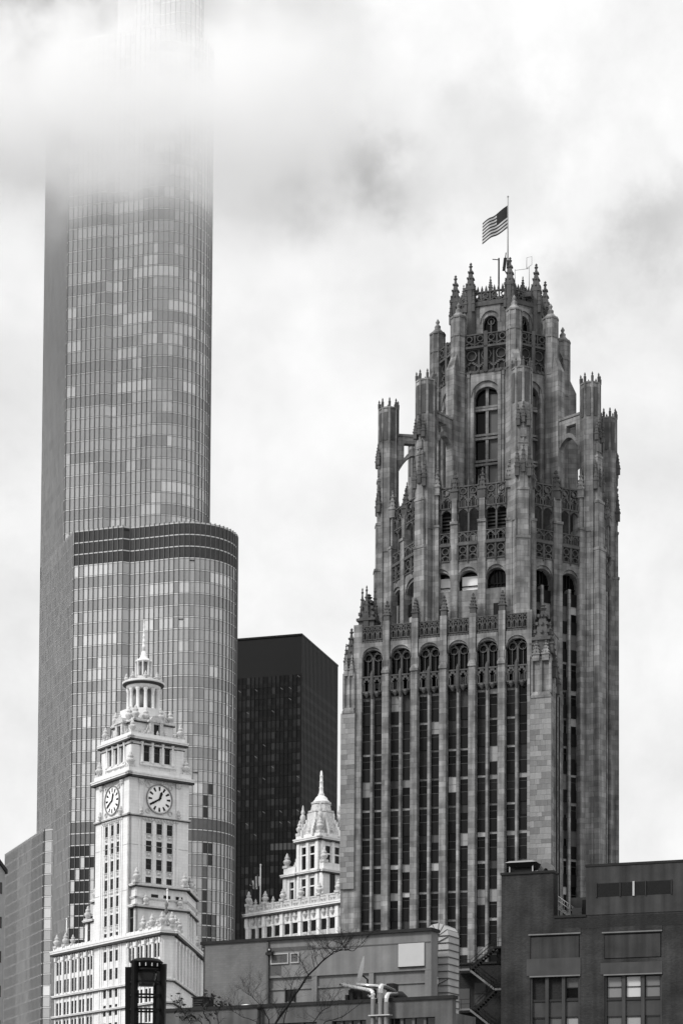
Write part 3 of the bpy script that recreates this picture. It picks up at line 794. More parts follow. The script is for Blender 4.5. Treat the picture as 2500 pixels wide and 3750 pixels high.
for k, (x, y) in enumerate(TUR): turret(k, x, y, Z_TUR)

# --- inner octagon of the crown
def ioct(f, c): 
    h = f / 2; d = h + c * .7071; X, Y = CEN
    return [(X - h, Y - d), (X + h, Y - d), (X + d, Y - h), (X + d, Y + h), (X + h, Y + d), (X - h, Y + d), (X - d, Y + h), (X - d, Y - h)]
IO = ioct(8.7, 6.5)
zi = lambda y, ly=7.4: zat(FB, 680 + y / 1.845, -7.3, ly)      # levels read on the crown's front
I_ARC = zi(1345); I_TRA0 = zi(1250); I_TRA1 = zi(1105); I_BAL1 = zi(1000); I_CAP = zi(870); I_DRUM = zi(760); I_PAR = zi(665)
b = MB(); b.prism(shrink(IO, 1.3), S_OP0, I_BAL1 - .3); add(b, 'crown_core', STONE)
def iface(P, i): 
    p, q = P[i], P[(i + 1) % 8]; L = math.dist(p, q); return p, ((q[0] - p[0]) / L, (q[1] - p[1]) / L), L
for i in range(8):
    o, ax, L = iface(IO, i); rz = math.atan2(ax[1], ax[0]); n_ = (-ax[1], ax[0])
    at = lambda x, y: (o[0] + ax[0] * x + n_[0] * y, o[1] + ax[1] * x + n_[1] * y)
    hw = 1.85 if i % 2 == 0 else 1.35
    x0, x1 = L / 2 - hw, L / 2 + hw; spr = I_ARC - 1.8
    b = MB(); b.obox(o, ax, 0, x0, 0, 1.4, S_OP0, I_TRA0); b.obox(o, ax, x1, L, 0, 1.4, S_OP0, I_TRA0); b.arch(o, ax, x0, x1, spr, I_ARC - .25, .2, 1.4, I_TRA0, n=12)
    b.arch(o, ax, x0 - .5, x1 + .5, spr, I_ARC + .6, -.12, .3, I_TRA0 - .05, n=14); b.obox(o, ax, x0 - .55, x0 - .05, -.12, .3, S_OP0, spr); b.obox(o, ax, x1 + .05, x1 + .55, -.12, .3, S_OP0, spr)
    w_ = add(b, 'crown_wall', STONE)
    for u in (.95, x0 - .85, x1 + .85, L - .95):
        b = MB(); b.obox(o, ax, u - .14, u + .14, -.2, .1, S_PAR - 4, I_TRA0 - .4); b.obox(o, ax, u - .2, u + .2, -.28, .1, I_TRA0 - 1.0, I_TRA0 - .4); add(b, 'rib', STONE)
    b = MB(); b.obox(o, ax, .3, L - .3, -.22, .1, I_TRA0 - .35, I_TRA0 - .05)
    for k in range(7): b.obox(o, ax, .8 + (L - 1.6) * k / 6 - .15, .8 + (L - 1.6) * k / 6 + .15, -.34, .0, I_TRA0 - .3, I_TRA0 + .1)
    add(b, 'carved_string', STONE_D)
    if i in (0, 1, 2, 7):
        q = at(x0, 1.15); inst('window', win_me, gt, (q[0], q[1], S_PAR - 6), rz, (x1 - x0, 1, I_ARC - S_PAR + 6), WGL[0])
        b = MB(); xm = L / 2; b.obox(o, ax, xm - .22, xm + .22, .7, 1.1, S_PAR - 6, I_ARC - .3)
        for y in (210, 245 - 20, 370, 390, 520, 540):
            zq = zat(FB, 1350 + y / 1.568, -7.3, 7.4); b.obox(o, ax, x0, x1, .6, 1.1, zq - .22, zq + .12)
        add(b, 'glazing_bar', STONE)
        q = at(L / 2 + .3, 1.1); inst('blind', blind_me, gt, (q[0], q[1], S_PAR + 1), rz, (x1 - L / 2 - .4, 1, I_ARC - S_PAR - 2.2), mat('screened_pane', 0.10, 0.7, rnd=.3))
    # blind tracery storey and balcony
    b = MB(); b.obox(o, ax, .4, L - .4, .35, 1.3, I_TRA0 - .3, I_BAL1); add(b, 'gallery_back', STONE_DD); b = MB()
    tracery(b, at(0, .1), ax, .9, L - .9, I_TRA0, I_TRA1 + .3, 0, .3, n=3 if i % 2 == 0 else 2, t=.2)
    tracery(b, at(0, -.25), ax, .9, L - .9, I_TRA1 + .4, I_BAL1, 0, .3, n=4 if i % 2 == 0 else 3, t=.18, quat=True)
    b.obox(o, ax, .4, L - .4, -.35, .5, I_TRA1 + .2, I_TRA1 + .5)
    b.obox(o, ax, L / 2 - .3, L / 2 + .3, -.35, .3, I_TRA0 - .2, I_BAL1 + .3)
    add(b, 'tracery_gallery', STONE_D)
# upper drum
DR = ioct(6.2, 4.7)
b = MB(); b.prism(shrink(DR, .9), I_TRA0, I_PAR - .6); add(b, 'drum_core', STONE)
for i in range(8):
    o, ax, L = iface(DR, i); rz = math.atan2(ax[1], ax[0]); n_ = (-ax[1], ax[0])
    at = lambda x, y: (o[0] + ax[0] * x + n_[0] * y, o[1] + ax[1] * x + n_[1] * y)
    hw = 1.15; x0, x1 = L / 2 - hw, L / 2 + hw; top = zi(830); spr = top - 1.2
    b = MB(); b.obox(o, ax, 0, x0, 0, 1.0, I_TRA1, I_DRUM); b.obox(o, ax, x1, L, 0, 1.0, I_TRA1, I_DRUM); b.arch(o, ax, x0, x1, spr, top, .1, 1.0, I_DRUM, n=10); b.arch(o, ax, x0 - .45, x1 + .45, spr, top + .7, -.15, .2, I_DRUM - .02, n=12)
    add(b, 'drum_wall', STONE)
    q = at(x0, .8); inst('window', win_me, gt, (q[0], q[1], I_BAL1 - 1), rz, (x1 - x0, 1, top - I_BAL1 + 1), WGL[0])
    b = MB(); b.obox(o, ax, L / 2 - .12, L / 2 + .12, .5, .8, I_BAL1 - 1, top - .6); ring(b, at(0, .5), ax, L / 2, top - .75, .6, 0, .3, .14); add(b, 'tracery', STONE_D)
    # crown parapet: cornice, tracery, merlons
    b = MB(); b.obox(o, ax, -.1, L + .1, -.35, .8, I_DRUM - .1, I_DRUM + .5); tracery(b, at(0, -.2), ax, .3, L - .3, I_DRUM + .5, I_PAR, 0, .35, n=4, t=.18)
    for k in range(9):
        u = .5 + (L - 1.0) * k / 8; b.lathe(at(u, -.05), [(.2, I_PAR - .05), (.2, I_PAR + .35), (.02, I_PAR + .95)], 4, smooth=False)
    add(b, 'crown_parapet', STONE_D)
    b = MB(); c = at(L / 2, .1); pinnacle(b, c[0], c[1], I_PAR - .2, 2.6, .5); add(b, 'pinnacle', STONE_D)
    # corner pinnacles of the crown
    b = MB(); x, y = DR[i]; b.prism(octo(x, y, .8), I_TRA1, I_PAR + .6); pinnacle(b, x, y, I_PAR - 1.5, 6.4, 1.25)
    for (cx_, cy_) in octo(x, y, .85, n=4): pinnacle(b, cx_, cy_, I_DRUM - 1.0, 4.4, .45)
    add(b, 'corner_pinnacle', STONE_D)
# inner buttress turrets with flying buttresses to the eight outer turrets
for i in range(8):
    x, y = IO[i]; r = 1.15
    b = MB(); b.prism(octo(x, y, r), S_OP0, I_CAP); b.prism(octo(x, y, r + .14), I_CAP - .3, I_CAP); b.prism(octo(x, y, r), I_CAP, I_CAP + .8, octo(x, y, .45)); 
    b.lathe((x, y), [(.45, I_CAP + .7), (.5, I_CAP + 1.2), (.2, I_CAP + 1.5), (.34, I_CAP + 1.9), (.05, I_CAP + 2.4)], 6, smooth=False)
    for (cx_, cy_) in octo(x, y, r * .98): b.box(cx_ - .09, cx_ + .09, cy_ - .09, cy_ + .09, S_OP0, I_CAP - .3)
    b.prism(octo(x, y, r + .1), I_BAL1 - .2, I_BAL1 + .15); b.prism(octo(x, y, r + .1), I_TRA0 - .3, I_TRA0)
    p = add(b, 'inner_turret', STONE)
    # half-way gabled offset
    d = Vector((x - CEN[0], y - CEN[1], 0)).normalized(); ax = (d.x, d.y)
    tx, ty = OCT[i]; L = math.dist((x, y), (tx, ty)); ax = ((tx - x) / L, (ty - y) / L)
    b = MB(); b.obox((x, y), ax, .3, 2.1, -.75, .75, S_OP0, zi(1180) - 1.5)
    nn = (-ax[1], ax[0])
    P = lambda u, v, z: (x + ax[0] * u + nn[0] * v, y + ax[1] * u + nn[1] * v, z)
    zt = zi(1180) - 1.5
    b.faces([P(.3, -.75, zt), P(2.1, -.75, zt), P(2.1, .75, zt), P(.3, .75, zt), P(.3, -.3, zt + 4.2), P(.3, .3, zt + 4.2)], [(0, 1, 4), (3, 5, 2), (1, 2, 5, 4), (0, 4, 5, 3)])
    add(b, 'raking_buttress', STONE)
    # flyer: sloped beam with arch under it and a pierced round
    zA = Z_TUR - 5.2; zB = Z_TUR - 4.6; n = 12
    b = MB()
    for k in range(n):
        u0, u1 = 1.2 + (L - 2.2) * k / n, 1.2 + (L - 2.2) * (k + 1) / n
        f = lambda u: (u - 1.2) / (L - 2.2)
        lo = lambda u: zA - 6.8 + 3.9 * math.sin(math.pi * min(1, max(0, f(u) * .9 + .08)))
        hole = abs(f((u0 + u1) / 2) - .55) < .17
        for (za, zb_) in (((lo, lambda u: lo(u) + .7), (lambda u: zA - 1.1, lambda u: zA + .0)) if hole else ((lo, lambda u: zA + .0),)):
            vs = [P(u0, -.5, za(u0)), P(u1, -.5, za(u1)), P(u1, .5, za(u1)), P(u0, .5, za(u0)), P(u0, -.5, zb_(u0)), P(u1, -.5, zb_(u1)), P(u1, .5, zb_(u1)), P(u0, .5, zb_(u0))]
            b.faces(vs, [(0, 3, 2, 1), (4, 5, 6, 7), (0, 1, 5, 4), (1, 2, 6, 5), (2, 3, 7, 6), (3, 0, 4, 7)])
    b.obox((x, y), ax, 1.0, L - 1.0, -.65, .65, zA, zA + .35)
    add(b, 'flying_buttress', STONE)
# roof plant
b = MB(); b.prism(octo(CEN[0] - 1.5, CEN[1] - 2, 2.2, n=6), I_PAR - 1, I_PAR + 1.6, octo(CEN[0] - 1.5, CEN[1] - 2, 1.5, n=6)); b.box(CEN[0] - 6, CEN[0] + 6, CEN[1] - 5, CEN[1] + 5, I_PAR - 1, I_PAR - .3); add(b, 'roof_hut', STONE_D)

# ------------------------------------------------------------------ flag and aerials on the tower
POLE = mat('painted_pole', 0.30, 0.5)
DKM = mat('dark_metal', 0.02, 0.5)
zf = lambda py, lx=-3.6, ly=14.0: zat(FB, py, lx, ly)
def world(F, lx, ly): p = F.o + F.ex * lx + F.ey * ly; return p.x, p.y
lxp = FB.ony(1500 + 661 / 1.845, 900, 14.0)[0]; wp = world(FB, lxp, 14.0)
zb_, zt_ = I_PAR - .5, zf(724, lxp)
fp = thing('flagpole', 'tall flagpole flying the stars and stripes above the gothic tower', 'flagpole', (wp[0], wp[1], zb_))
MB().tube([(0, 0, 0), (0, 0, zt_ - zb_)], .16, 8, .09).build('pole', POLE, fp)
MB().lathe((0, 0), [(.05, zt_ - zb_), (.18, zt_ - zb_ + .15), (.05, zt_ - zb_ + .35)], 8).build('ball', POLE, fp)
FLD = mat('flag_dark', 0.035, 0.8); FLW = mat('flag_white', 0.55, 0.8); FLR = mat('flag_red', 0.05, 0.8)
def flag(parent, top, hoist, fly, droop, dirx, diry, amp=.35, nx=26, waves=1.6):
    """cloth with real stripes; dir = fly direction in plan"""
    def P(u, v):
        # u along the fly 0..1, v from the top 0..1
        w = math.sin(u * waves * 2 * math.pi + v * .9) * amp * (.25 + u)
        along = fly * u * (1 - .06 * u); dz = -droop * (u ** .9) - hoist * v * (1 - .12 * u) + .18 * amp * math.sin(u * 9 + v * 2)
        return (dirx * along - diry * w, diry * along + dirx * w, top + dz)
    for k in range(13):
        b = MB(); u0 = .42 if k < 7 else 0.0
        for i in range(nx):
            ua, ub = u0 + (1 - u0) * i / nx, u0 + (1 - u0) * (i + 1) / nx
            b.poly([P(ua, (k + 1) / 13), P(ub, (k + 1) / 13), P(ub, k / 13), P(ua, k / 13)], True)
        b.build('stripe', FLR if k % 2 == 0 else FLW, parent)
    b = MB()
    for i in range(12):
        for j in range(7):
            ua, ub = .42 * i / 12, .42 * (i + 1) / 12; va, vb = 7 / 13 * j / 7, 7 / 13 * (j + 1) / 7
            b.poly([P(ua, vb), P(ub, vb), P(ub, va), P(ua, va)], True)
    b.build('canton', FLD, parent)
zflag = zf(680 + 130 / 1.845, lxp) - zb_; s_ = 24.2
flag(fp, zflag, 160 / 1.845 / s_ * 1.02, 193 / 1.845 / s_, 150 / 1.845 / s_, -.97, -.24, amp=.28)
def aerial(name, label, px, py0, py1, ly, parts):
    lx = FB.ony(px, py0, ly)[0]; p = world(FB, lx, ly); z0 = zat(FB, py0, lx, ly); z1 = zat(FB, py1, lx, ly)
    t = thing(name, label, 'antenna', (p[0], p[1], z0)); parts(t, z1 - z0); return t
def mast1(t, h):
    MB().tube([(0, 0, -1.5), (0, 0, h)], .14, 6).build('mast', DKM, t)
    MB().tube([(0, 0, h * .93), (-1.0, 0, h * .95)], .07, 5).build('arm', DKM, t)
    b = MB(); b.prism([(.55, -.2), (1.0, -.2), (1.0, .2), (.55, .2)], h * .45, h * 1.0, [(.75, -.2), (1.25, -.2), (1.25, .2), (.75, .2)]); b.build('panel', DKM, t)
    MB().tube([(1.0, 0, h * 1.0), (1.1, 0, h * 1.25)], .08, 5).build('whip', DKM, t)
    MB().tube([(.6, 0, h * .6), (1.2, 0, h * .3), (2.0, 0, h * .1)], .09, 5).build('strut', DKM, t)
    MB().tube([(1.4, 0, h * .9), (1.35, 0, h * .55)], .2, 6).build('panel', DKM, t)
aerial('panel_antenna', 'dark panel antennas on a short mast beside the flagpole', 1500 + 600 / 1.845, 680 + 640 / 1.845, 680 + 490 / 1.845, 12.0, mast1)
def mast2(t, h):
    MB().tube([(0, 0, -1), (0, 0, h * .6)], .06, 5).build('mast', POLE, t)
    MB().tube([(-.4, 0, h * .55), (-.4, 0, h * .95), (.4, 0, h), (.4, 0, h * .7), (-.4, 0, h * .55)], .045, 4).build('loop', POLE, t)
    MB().tube([(0, 0, h * .55), (-2.2, 0, h * .48)], .04, 4).build('boom', POLE, t)
    MB().tube([(-2.2, 0, -1), (-2.2, 0, h * .52)], .05, 4).build('mast', POLE, t)
aerial('loop_antenna', 'thin wire loop antenna on the right of the tower crown', 1500 + 805 / 1.845, 680 + 660 / 1.845, 680 + 478 / 1.845, 15.0, mast2)
# ------------------------------------------------------------------ black slab tower
AI = 17.0
FI = Frame(1105, 2320, 756, -AI)
bt = thing('black_slab_tower', 'plain black glass and steel slab tower behind the white spire', 'skyscraper', FI.loc(), R(-AI))
BSTEEL = mat('bronze_black_steel', 0.005, 0.45, var=0.1, vscale=0.1)
BSTEEL2 = mat('bronze_black_panel', 0.008, 0.5, var=0.12, vscale=0.05)
BG = [glass('bronze_glass_%d' % i, v, r, .1) for i, (v, r) in enumerate(((.006, 1.25), (.010, 1.32), (.016, 1.4)))]
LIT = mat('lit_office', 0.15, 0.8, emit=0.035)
zi_ = lambda y: zat(FI, y, 0, 0)
ZT = zi_(2320); ZW = zi_(2468); FHI = (zi_(2500) - zi_(2910)) / 10
LX = FI.ony(840, 2700, 0)[0]; LX = -62.0; LD_ = 47.0
b = MB(); b.box(LX, 0, .25, LD_, 0, ZT); b.build('core', BSTEEL2, bt)
PM = 10.2 / 6
ri = random.Random(2)
nf = 0; z = ZW; cnt = 0
rest = MB()
mull = MB()
while z > 60:
    b = MB(); b.box(LX, .02, -.02, .3, z - FHI, z - FHI * .62); b.box(-.3, .02, .3, LD_, z - FHI, z - FHI * .62); b.build('floor_band', BSTEEL, bt)
    k = 0
    while True:
        x1 = -.3 - k * PM; x0 = x1 - PM + .12
        if x0 < LX: break
        px, py = FI.pix(x0, 0, z)
        col = k % 6 == 0
        m_ = BG[2] if col and ri.random() < .8 else ri.choice(BG[:2])
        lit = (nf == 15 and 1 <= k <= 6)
        if px > 868 and cnt < 300 and py < 3430:
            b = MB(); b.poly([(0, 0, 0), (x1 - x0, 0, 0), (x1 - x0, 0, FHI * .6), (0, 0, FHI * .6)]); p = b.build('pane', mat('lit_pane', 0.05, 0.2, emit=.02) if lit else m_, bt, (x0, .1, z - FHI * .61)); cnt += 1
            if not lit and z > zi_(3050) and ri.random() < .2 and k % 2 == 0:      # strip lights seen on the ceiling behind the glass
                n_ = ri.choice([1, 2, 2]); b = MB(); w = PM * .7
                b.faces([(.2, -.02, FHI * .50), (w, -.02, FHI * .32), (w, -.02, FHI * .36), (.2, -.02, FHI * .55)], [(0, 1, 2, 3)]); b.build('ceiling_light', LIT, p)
        else:
            rest.mi = BG.index(m_); rest.poly([(x0, .1, z - FHI * .61), (x1, .1, z - FHI * .61), (x1, .1, z - .01), (x0, .1, z - .01)])
        k += 1
    for j in range(int(LD_ / PM)):
        y0 = .3 + j * PM; rest.mi = ri.randrange(2); rest.poly([(-.05, y0 + .08, z - FHI * .61), (-.05, y0 + PM - .08, z - FHI * .61), (-.05, y0 + PM - .08, z - .01), (-.05, y0 + .08, z - .01)])
    z -= FHI; nf += 1
rest.build('glass_panes', BG, bt, kind='stuff')
k = 0
while -.3 - k * PM > LX:
    x = -.3 - k * PM; w = .07 if k % 6 else .16; b = MB(); b.box(x - w + .1, x + w + .1, -.22, .1, 0, ZW); b.build('mullion', BSTEEL, bt); k += 1
for j in range(int(LD_ / PM) + 1):
    y = .3 + j * PM; b = MB(); b.box(-.05, .12, y - .07, y + .07, 0, ZT - .6); b.build('mullion', BSTEEL, bt)
b = MB(); b.box(LX, .15, -.12, LD_ + .1, ZT - .6, ZT + .05); b.build('roof_edge', BSTEEL2, bt)
# ------------------------------------------------------------------ white terracotta clock tower building
TERRA = mat('white_terracotta', 0.68, 0.55, var=0.06, vscale=0.5, streak=0.10, brick=(1.3, 0.62, 0.88, 0.03), bump=0.15, bscale=3.0)
TERRA_O = mat('white_terracotta_ornament', 0.48, 0.6, var=0.30, vscale=2.2, streak=0.06, bump=0.5, bscale=5.0)
UNDER_DARK = mat('dark_moulding', 0.05, 0.8, var=0.25, vscale=1.5)  # much darker than the terracotta, laid along the cornice undersides
DARKW = glass('dark_window_glass', 0.008, 1.3)
CLK = mat('clock_black', 0.012, 0.6)
DIAL = mat('clock_dial', 0.86, 0.5, var=0.03)
dw_me = MB().faces([(0, 0, 0), (1, 0, 0), (1, 0, 1), (0, 0, 1)], [(0, 1, 2, 3)]).mesh(DARKW, 'window')
sash_me = MB().box(0, 1, -.05, .03, 0, .035).mesh(mat('sash_grey', 0.10, 0.6), 'sash')
def urn(parent, x, y, z, h, name='urn', r=None):
    r = r or h * .24
    b = MB(); b.box(x - r * .9, x + r * .9, y - r * .9, y + r * .9, z, z + h * .16)
    b.lathe((x, y), [(r * .5, z + h * .16), (r * .62, z + h * .22), (r * 1.0, z + h * .36), (r * 1.08, z + h * .46), (r * .8, z + h * .54), (r * .5, z + h * .58), (r * .78, z + h * .64), (r * .62, z + h * .74), (r * .34, z + h * .80), (r * .4, z + h * .86), (r * .22, z + h * .94), (.02, z + h)], 10)
    return b.build(name, TERRA_O, parent)
def cornice(parent, segs, z, h, out, m=None, name='cornice', underline=True):
    """segs: (o, ax, L) wall runs; a moulded cornice with a dark underside and a row of dentils"""
    b = MB(); g = MB()
    for (o, ax, L) in segs:
        e = out
        b.obox(o, ax, -e, L + e, -out, .3, z + h * .35, z + h * .75); b.obox(o, ax, -e - .12, L + e + .12, -out - .12, .3, z + h * .75, z + h)
        b.obox(o, ax, -e * .4, L + e * .4, -out * .4, .3, z, z + h * .35)
        if underline: g.obox(o, ax, -e - .03, L + e + .03, -out - .03, .2, z + h * .0, z + h * .40)
        n = max(2, int(L / .55))
        for k in range(n): b.obox(o, ax, L * (k + .25) / n, L * (k + .7) / n, -out * .7, .1, z + h * .10, z + h * .34)
    c = b.build(name, m or TERRA, parent)
    if underline: g.build('dark_line', UNDER_DARK, c)
    return c
AW = 35.5
FW = Frame(475, 2834, 420, AW)
cw = thing('clock_tower_building', 'white terracotta building with a tall clock tower and columned cupola', 'building', FW.loc(), R(AW))
S_ = 14.6
z4 = lambda y, lx=0.0, ly=0.0: zat(FW, 2220 + y / 2.412, lx, ly)
z5 = lambda y, lx=0.0, ly=0.0: zat(FW, 2900 + y / 1.96, lx, ly)
RF = ((0, 0), (1, 0), S_)            # right-hand face
LF = ((0, S_), (0, -1), S_)          # left-hand face
FACES = (RF, LF)
def wat(f, x, y): (o, ax, L) = f; return (o[0] + ax[0] * x - ax[1] * y, o[1] + ax[1] * x + ax[0] * y)
def wrz(f): return math.atan2(f[1][1], f[1][0])
def wwin(parent, f, x, z, w, h, depth=.22, sash=True):
    q = wat(f, x, depth); o = inst('window', dw_me, parent, (q[0], q[1], z), wrz(f), (w, 1, h))
    if sash: inst('sash', sash_me, o, (0, 0, .5), 0, (1, 1, 1))
    return o
def wall_with_holes(b, f, x0, x1, z0, z1, holes, d=.6):
    """wall slab with rectangular openings on a regular grid: holes = (xs spans, zs spans)"""
    (o, ax, L) = f; xs, zs = holes
    ex = [x0] + [v for s in xs for v in s] + [x1]
    for k in range(0, len(ex), 2):
        if ex[k + 1] - ex[k] > .01: b.obox(o, ax, ex[k], ex[k + 1], 0, d, z0, z1)
    ez = [z0] + [v for s in zs for v in s] + [z1]
    for (a, c) in xs:
        for k in range(0, len(ez), 2):
            if ez[k + 1] - ez[k] > .01: b.obox(o, ax, a, c, .12, d, ez[k], ez[k + 1])
Z_CLK0, Z_CLK1, Z_CLKP = z4(1835), z4(1500), z4(1418)
Z_BEL1, Z_BELP = z4(1165), z4(1095)
Z_CORN = z5(1110)
b = MB(); b.box(.65, S_ - .65, .65, S_ - .65, 0, Z_CLK1); b.box(1.4, S_ - 1.4, 1.4, S_ - 1.4, Z_CLK1, Z_BEL1); b.build('tower_core', mat('dark_interior', 0.02, 0.9), cw)
# shaft
FLOOR_W = (z5(232, 6, 0) - z5(620, 6, 0)) / 3
for f in FACES:
    (o, ax, L) = f
    cols = [(4.15 + 2.55 * k, 4.15 + 2.55 * k + 1.42) for k in range(3)]
    zt = z5(228, 6, 0) + .1; rows = []
    z = zt
    while z > 20: rows.append((z - 2.35, z)); z -= FLOOR_W
    rows = rows[::-1]
    b = MB(); wall_with_holes(b, f, 0, L, 0, Z_CLK0, (cols, rows)); b.build('wall', TERRA, cw)
    for (a, c) in cols:
        for (z0, z1) in rows:
            wwin(cw, f, a, z0, c - a, z1 - z0)
    # pilaster strips and window aprons
    for x in (2.55, 3.4, 6.02, 8.57, 11.0, 11.85):
        b = MB(); b.obox(o, ax, x - .22, x + .22, -.16, .1, 0, Z_CLK0 - .9); b.build('pilaster', TERRA, cw)
    for (a, c) in cols:
        for (z0, z1) in rows[-7:]:
            b = MB(); b.obox(o, ax, a - .1, c + .1, -.1, .2, z0 - .16, z0); b.obox(o, ax, a + .2, c - .2, .02, .2, z0 - 1.0, z0 - .35); b.lathe(wat(f, (a + c) / 2, .02), [(.1, z0 - 1.05), (.35, z0 - .7), (.1, z0 - .3)], 6, smooth=False); b.build('apron', TERRA_O, cw)
    b = MB(); b.obox(o, ax, 3.0, 12.0, -.12, .1, Z_CLK0 - 1.0, Z_CLK0 - .25)
    for k in range(12): b.lathe(wat(f, 3.4 + k * .75, -.14), [(.1, Z_CLK0 - .9), (.26, Z_CLK0 - .6), (.1, Z_CLK0 - .3)], 6, smooth=False)
    b.build('frieze', TERRA_O, cw)
for yy in (370, 700):
    zj = z5(yy); b = MB()
    for (o, ax, L) in FACES: b.obox(o, ax, -.03, L + .03, -.05, .1, zj - .05, zj + .05)
    b.build('joint_line', mat('terracotta_joint', 0.4, .8), cw)
cornice(cw, FACES, Z_CLK0 - .25, .55, .28, name='string_course')
# clock stage
for f in FACES:
    (o, ax, L) = f
    b = MB(); b.obox(o, ax, 0, L, .1, .9, Z_CLK0, Z_CLK1 + .3); b.obox(o, ax, 0, 2.3, -.08, .2, Z_CLK0, Z_CLK1); b.obox(o, ax, L - 2.3, L, -.08, .2, Z_CLK0, Z_CLK1)
    b.build('wall', TERRA, cw)
    for x in (2.75, L - 2.75):
        b = MB(); b.obox(o, ax, x - .42, x + .42, -.3, .2, Z_CLK0 + .3, Z_CLK1 - .2); b.build('pilaster', TERRA, cw)
        b = MB(); b.obox(o, ax, x - .6, x + .6, -.5, .2, Z_CLK1 - 1.2, Z_CLK1 - .3); b.lathe(wat(f, x, -.4), [(.5, Z_CLK1 - .5), (.2, Z_CLK1 - 1.5)], 6, smooth=False); b.build('capital', TERRA_O, cw)
        urn(cw, *wat(f, x, -.45), Z_CLK0 + .3, 1.9)
    # clock
    zc = (Z_CLK0 + Z_CLK1) / 2 - .05; xc = L / 2; rad = 3.1
    ck = bpy.data.objects.new('clock', None); COL.objects.link(ck); ck.parent = cw; q = wat(f, xc, -.02); ck.location = (q[0], q[1], zc); ck.rotation_euler = (0, 0, wrz(f))
    ck['label'] = 'clock face reading twenty to one'
    def disc(b, r0, r1, y, n=48):
        for k in range(n):
            a0, a1 = 2 * math.pi * k / n, 2 * math.pi * (k + 1) / n
            pts = [(r * math.cos(a), y, r * math.sin(a)) for (r, a) in ((r0, a0), (r1, a0), (r1, a1), (r0, a1))]
            b.poly(pts if r0 > .01 else pts[1:] if False else [(0, y, 0), pts[1], pts[2]])
    b = MB(); disc(b, 0, rad - .12, -.04); b.build('dial', DIAL, ck)
    b = MB()
    for k in range(48):
        a0, a1 = 2 * math.pi * k / 48, 2 * math.pi * (k + 1) / 48
        vs = [(r * math.cos(a), y, r * math.sin(a)) for y in (-.22, .15) for (r, a) in ((rad - .06, a0), (rad + .1, a0), (rad + .1, a1), (rad - .06, a1))]
        b.faces(vs, [(0, 1, 2, 3), (0, 4, 5, 1), (3, 2, 6, 7), (1, 5, 6, 2), (0, 3, 7, 4)])
    b.build('rim', mat('clock_rim', .22, .6), ck)
    for k in range(12):
        a = math.pi / 6 * k; ca, sa = math.cos(a), math.sin(a)
        b = MB(); vs = [(r * sa + w * ca, y, r * ca - w * sa) for y in (-.10, -.03) for (r, w) in ((1.8, -.15), (1.8, .15), (2.66, .24), (2.66, -.24))]
        b.faces(vs, [(0, 1, 2, 3), (0, 4, 5, 1), (1, 5, 6, 2), (2, 6, 7, 3), (3, 7, 4, 0)]); b.build('hour_mark', CLK, ck)
    b = MB()
    for k in range(60):
        a = math.pi / 30 * k; ca, sa = math.cos(a), math.sin(a)
        b.faces([(r * sa + w * ca, -.07, r * ca - w * sa) for (r, w) in ((2.78, -.05), (2.78, .05), (2.90, .05), (2.90, -.05))], [(0, 1, 2, 3)])
    mk = b.build('minute_marks', CLK, ck); mk['kind'] = 'stuff'
    for (nm, ang, ln, w, tail) in (('hour_hand', 20, 1.75, .24, .35), ('minute_hand', 240, 2.55, .17, .5)):
        a = R(ang); ca, sa = math.cos(a), math.sin(a); yy = -.16 if nm == 'hour_hand' else -.2
        prof = [(-tail, w * .5), (0, w), (ln * .62, w * 1.25), (ln * .75, w * 1.5), (ln, .03)]
        b = MB(); l = [(r * sa + ww * ca, yy, r * ca - ww * sa) for (r, ww) in prof]; r_ = [(r * sa - ww * ca, yy, r * ca + ww * sa) for (r, ww) in prof]
        for k in range(len(prof) - 1): b.poly([l[k], l[k + 1], r_[k + 1], r_[k]])
        b.lathe((0, 0), [(.01, 0), (.01, 0.001)], 3); b.build(nm, CLK, ck)
    b = MB()
    for sx in (-1, 1):
        for sz in (-1, 1): ring(b, wat(f, xc, 0), ax, sx * 2.75, zc + sz * 2.75, .55, -.12, .1, .2)
    b.build('spandrel_ornament', TERRA_O, cw)
    b = MB(); b.obox(o, ax, xc - 3.5, xc + 3.5, -.05, .1, Z_CLK1 - .75, Z_CLK1 - .1)
    for k in range(16): b.lathe(wat(f, xc - 3.3 + k * .44, -.06), [(.05, Z_CLK1 - .7), (.17, Z_CLK1 - .4), (.05, Z_CLK1 - .15)], 5, smooth=False)
    b.build('frieze', TERRA_O, cw)
cornice(cw, FACES, Z_CLK1 - .1, 1.1, .85)
b = MB(); b.box(-.35, S_ + .35, -.35, S_ + .35, Z_CLK1 + .9, Z_CLKP); b.build('parapet', TERRA, cw)
for (x, y) in ((0, 0), (S_, 0), (0, S_)): urn(cw, x + (.5 if x == 0 else -.5), y + (.5 if y == 0 else -.5), Z_CLKP, 3.6)
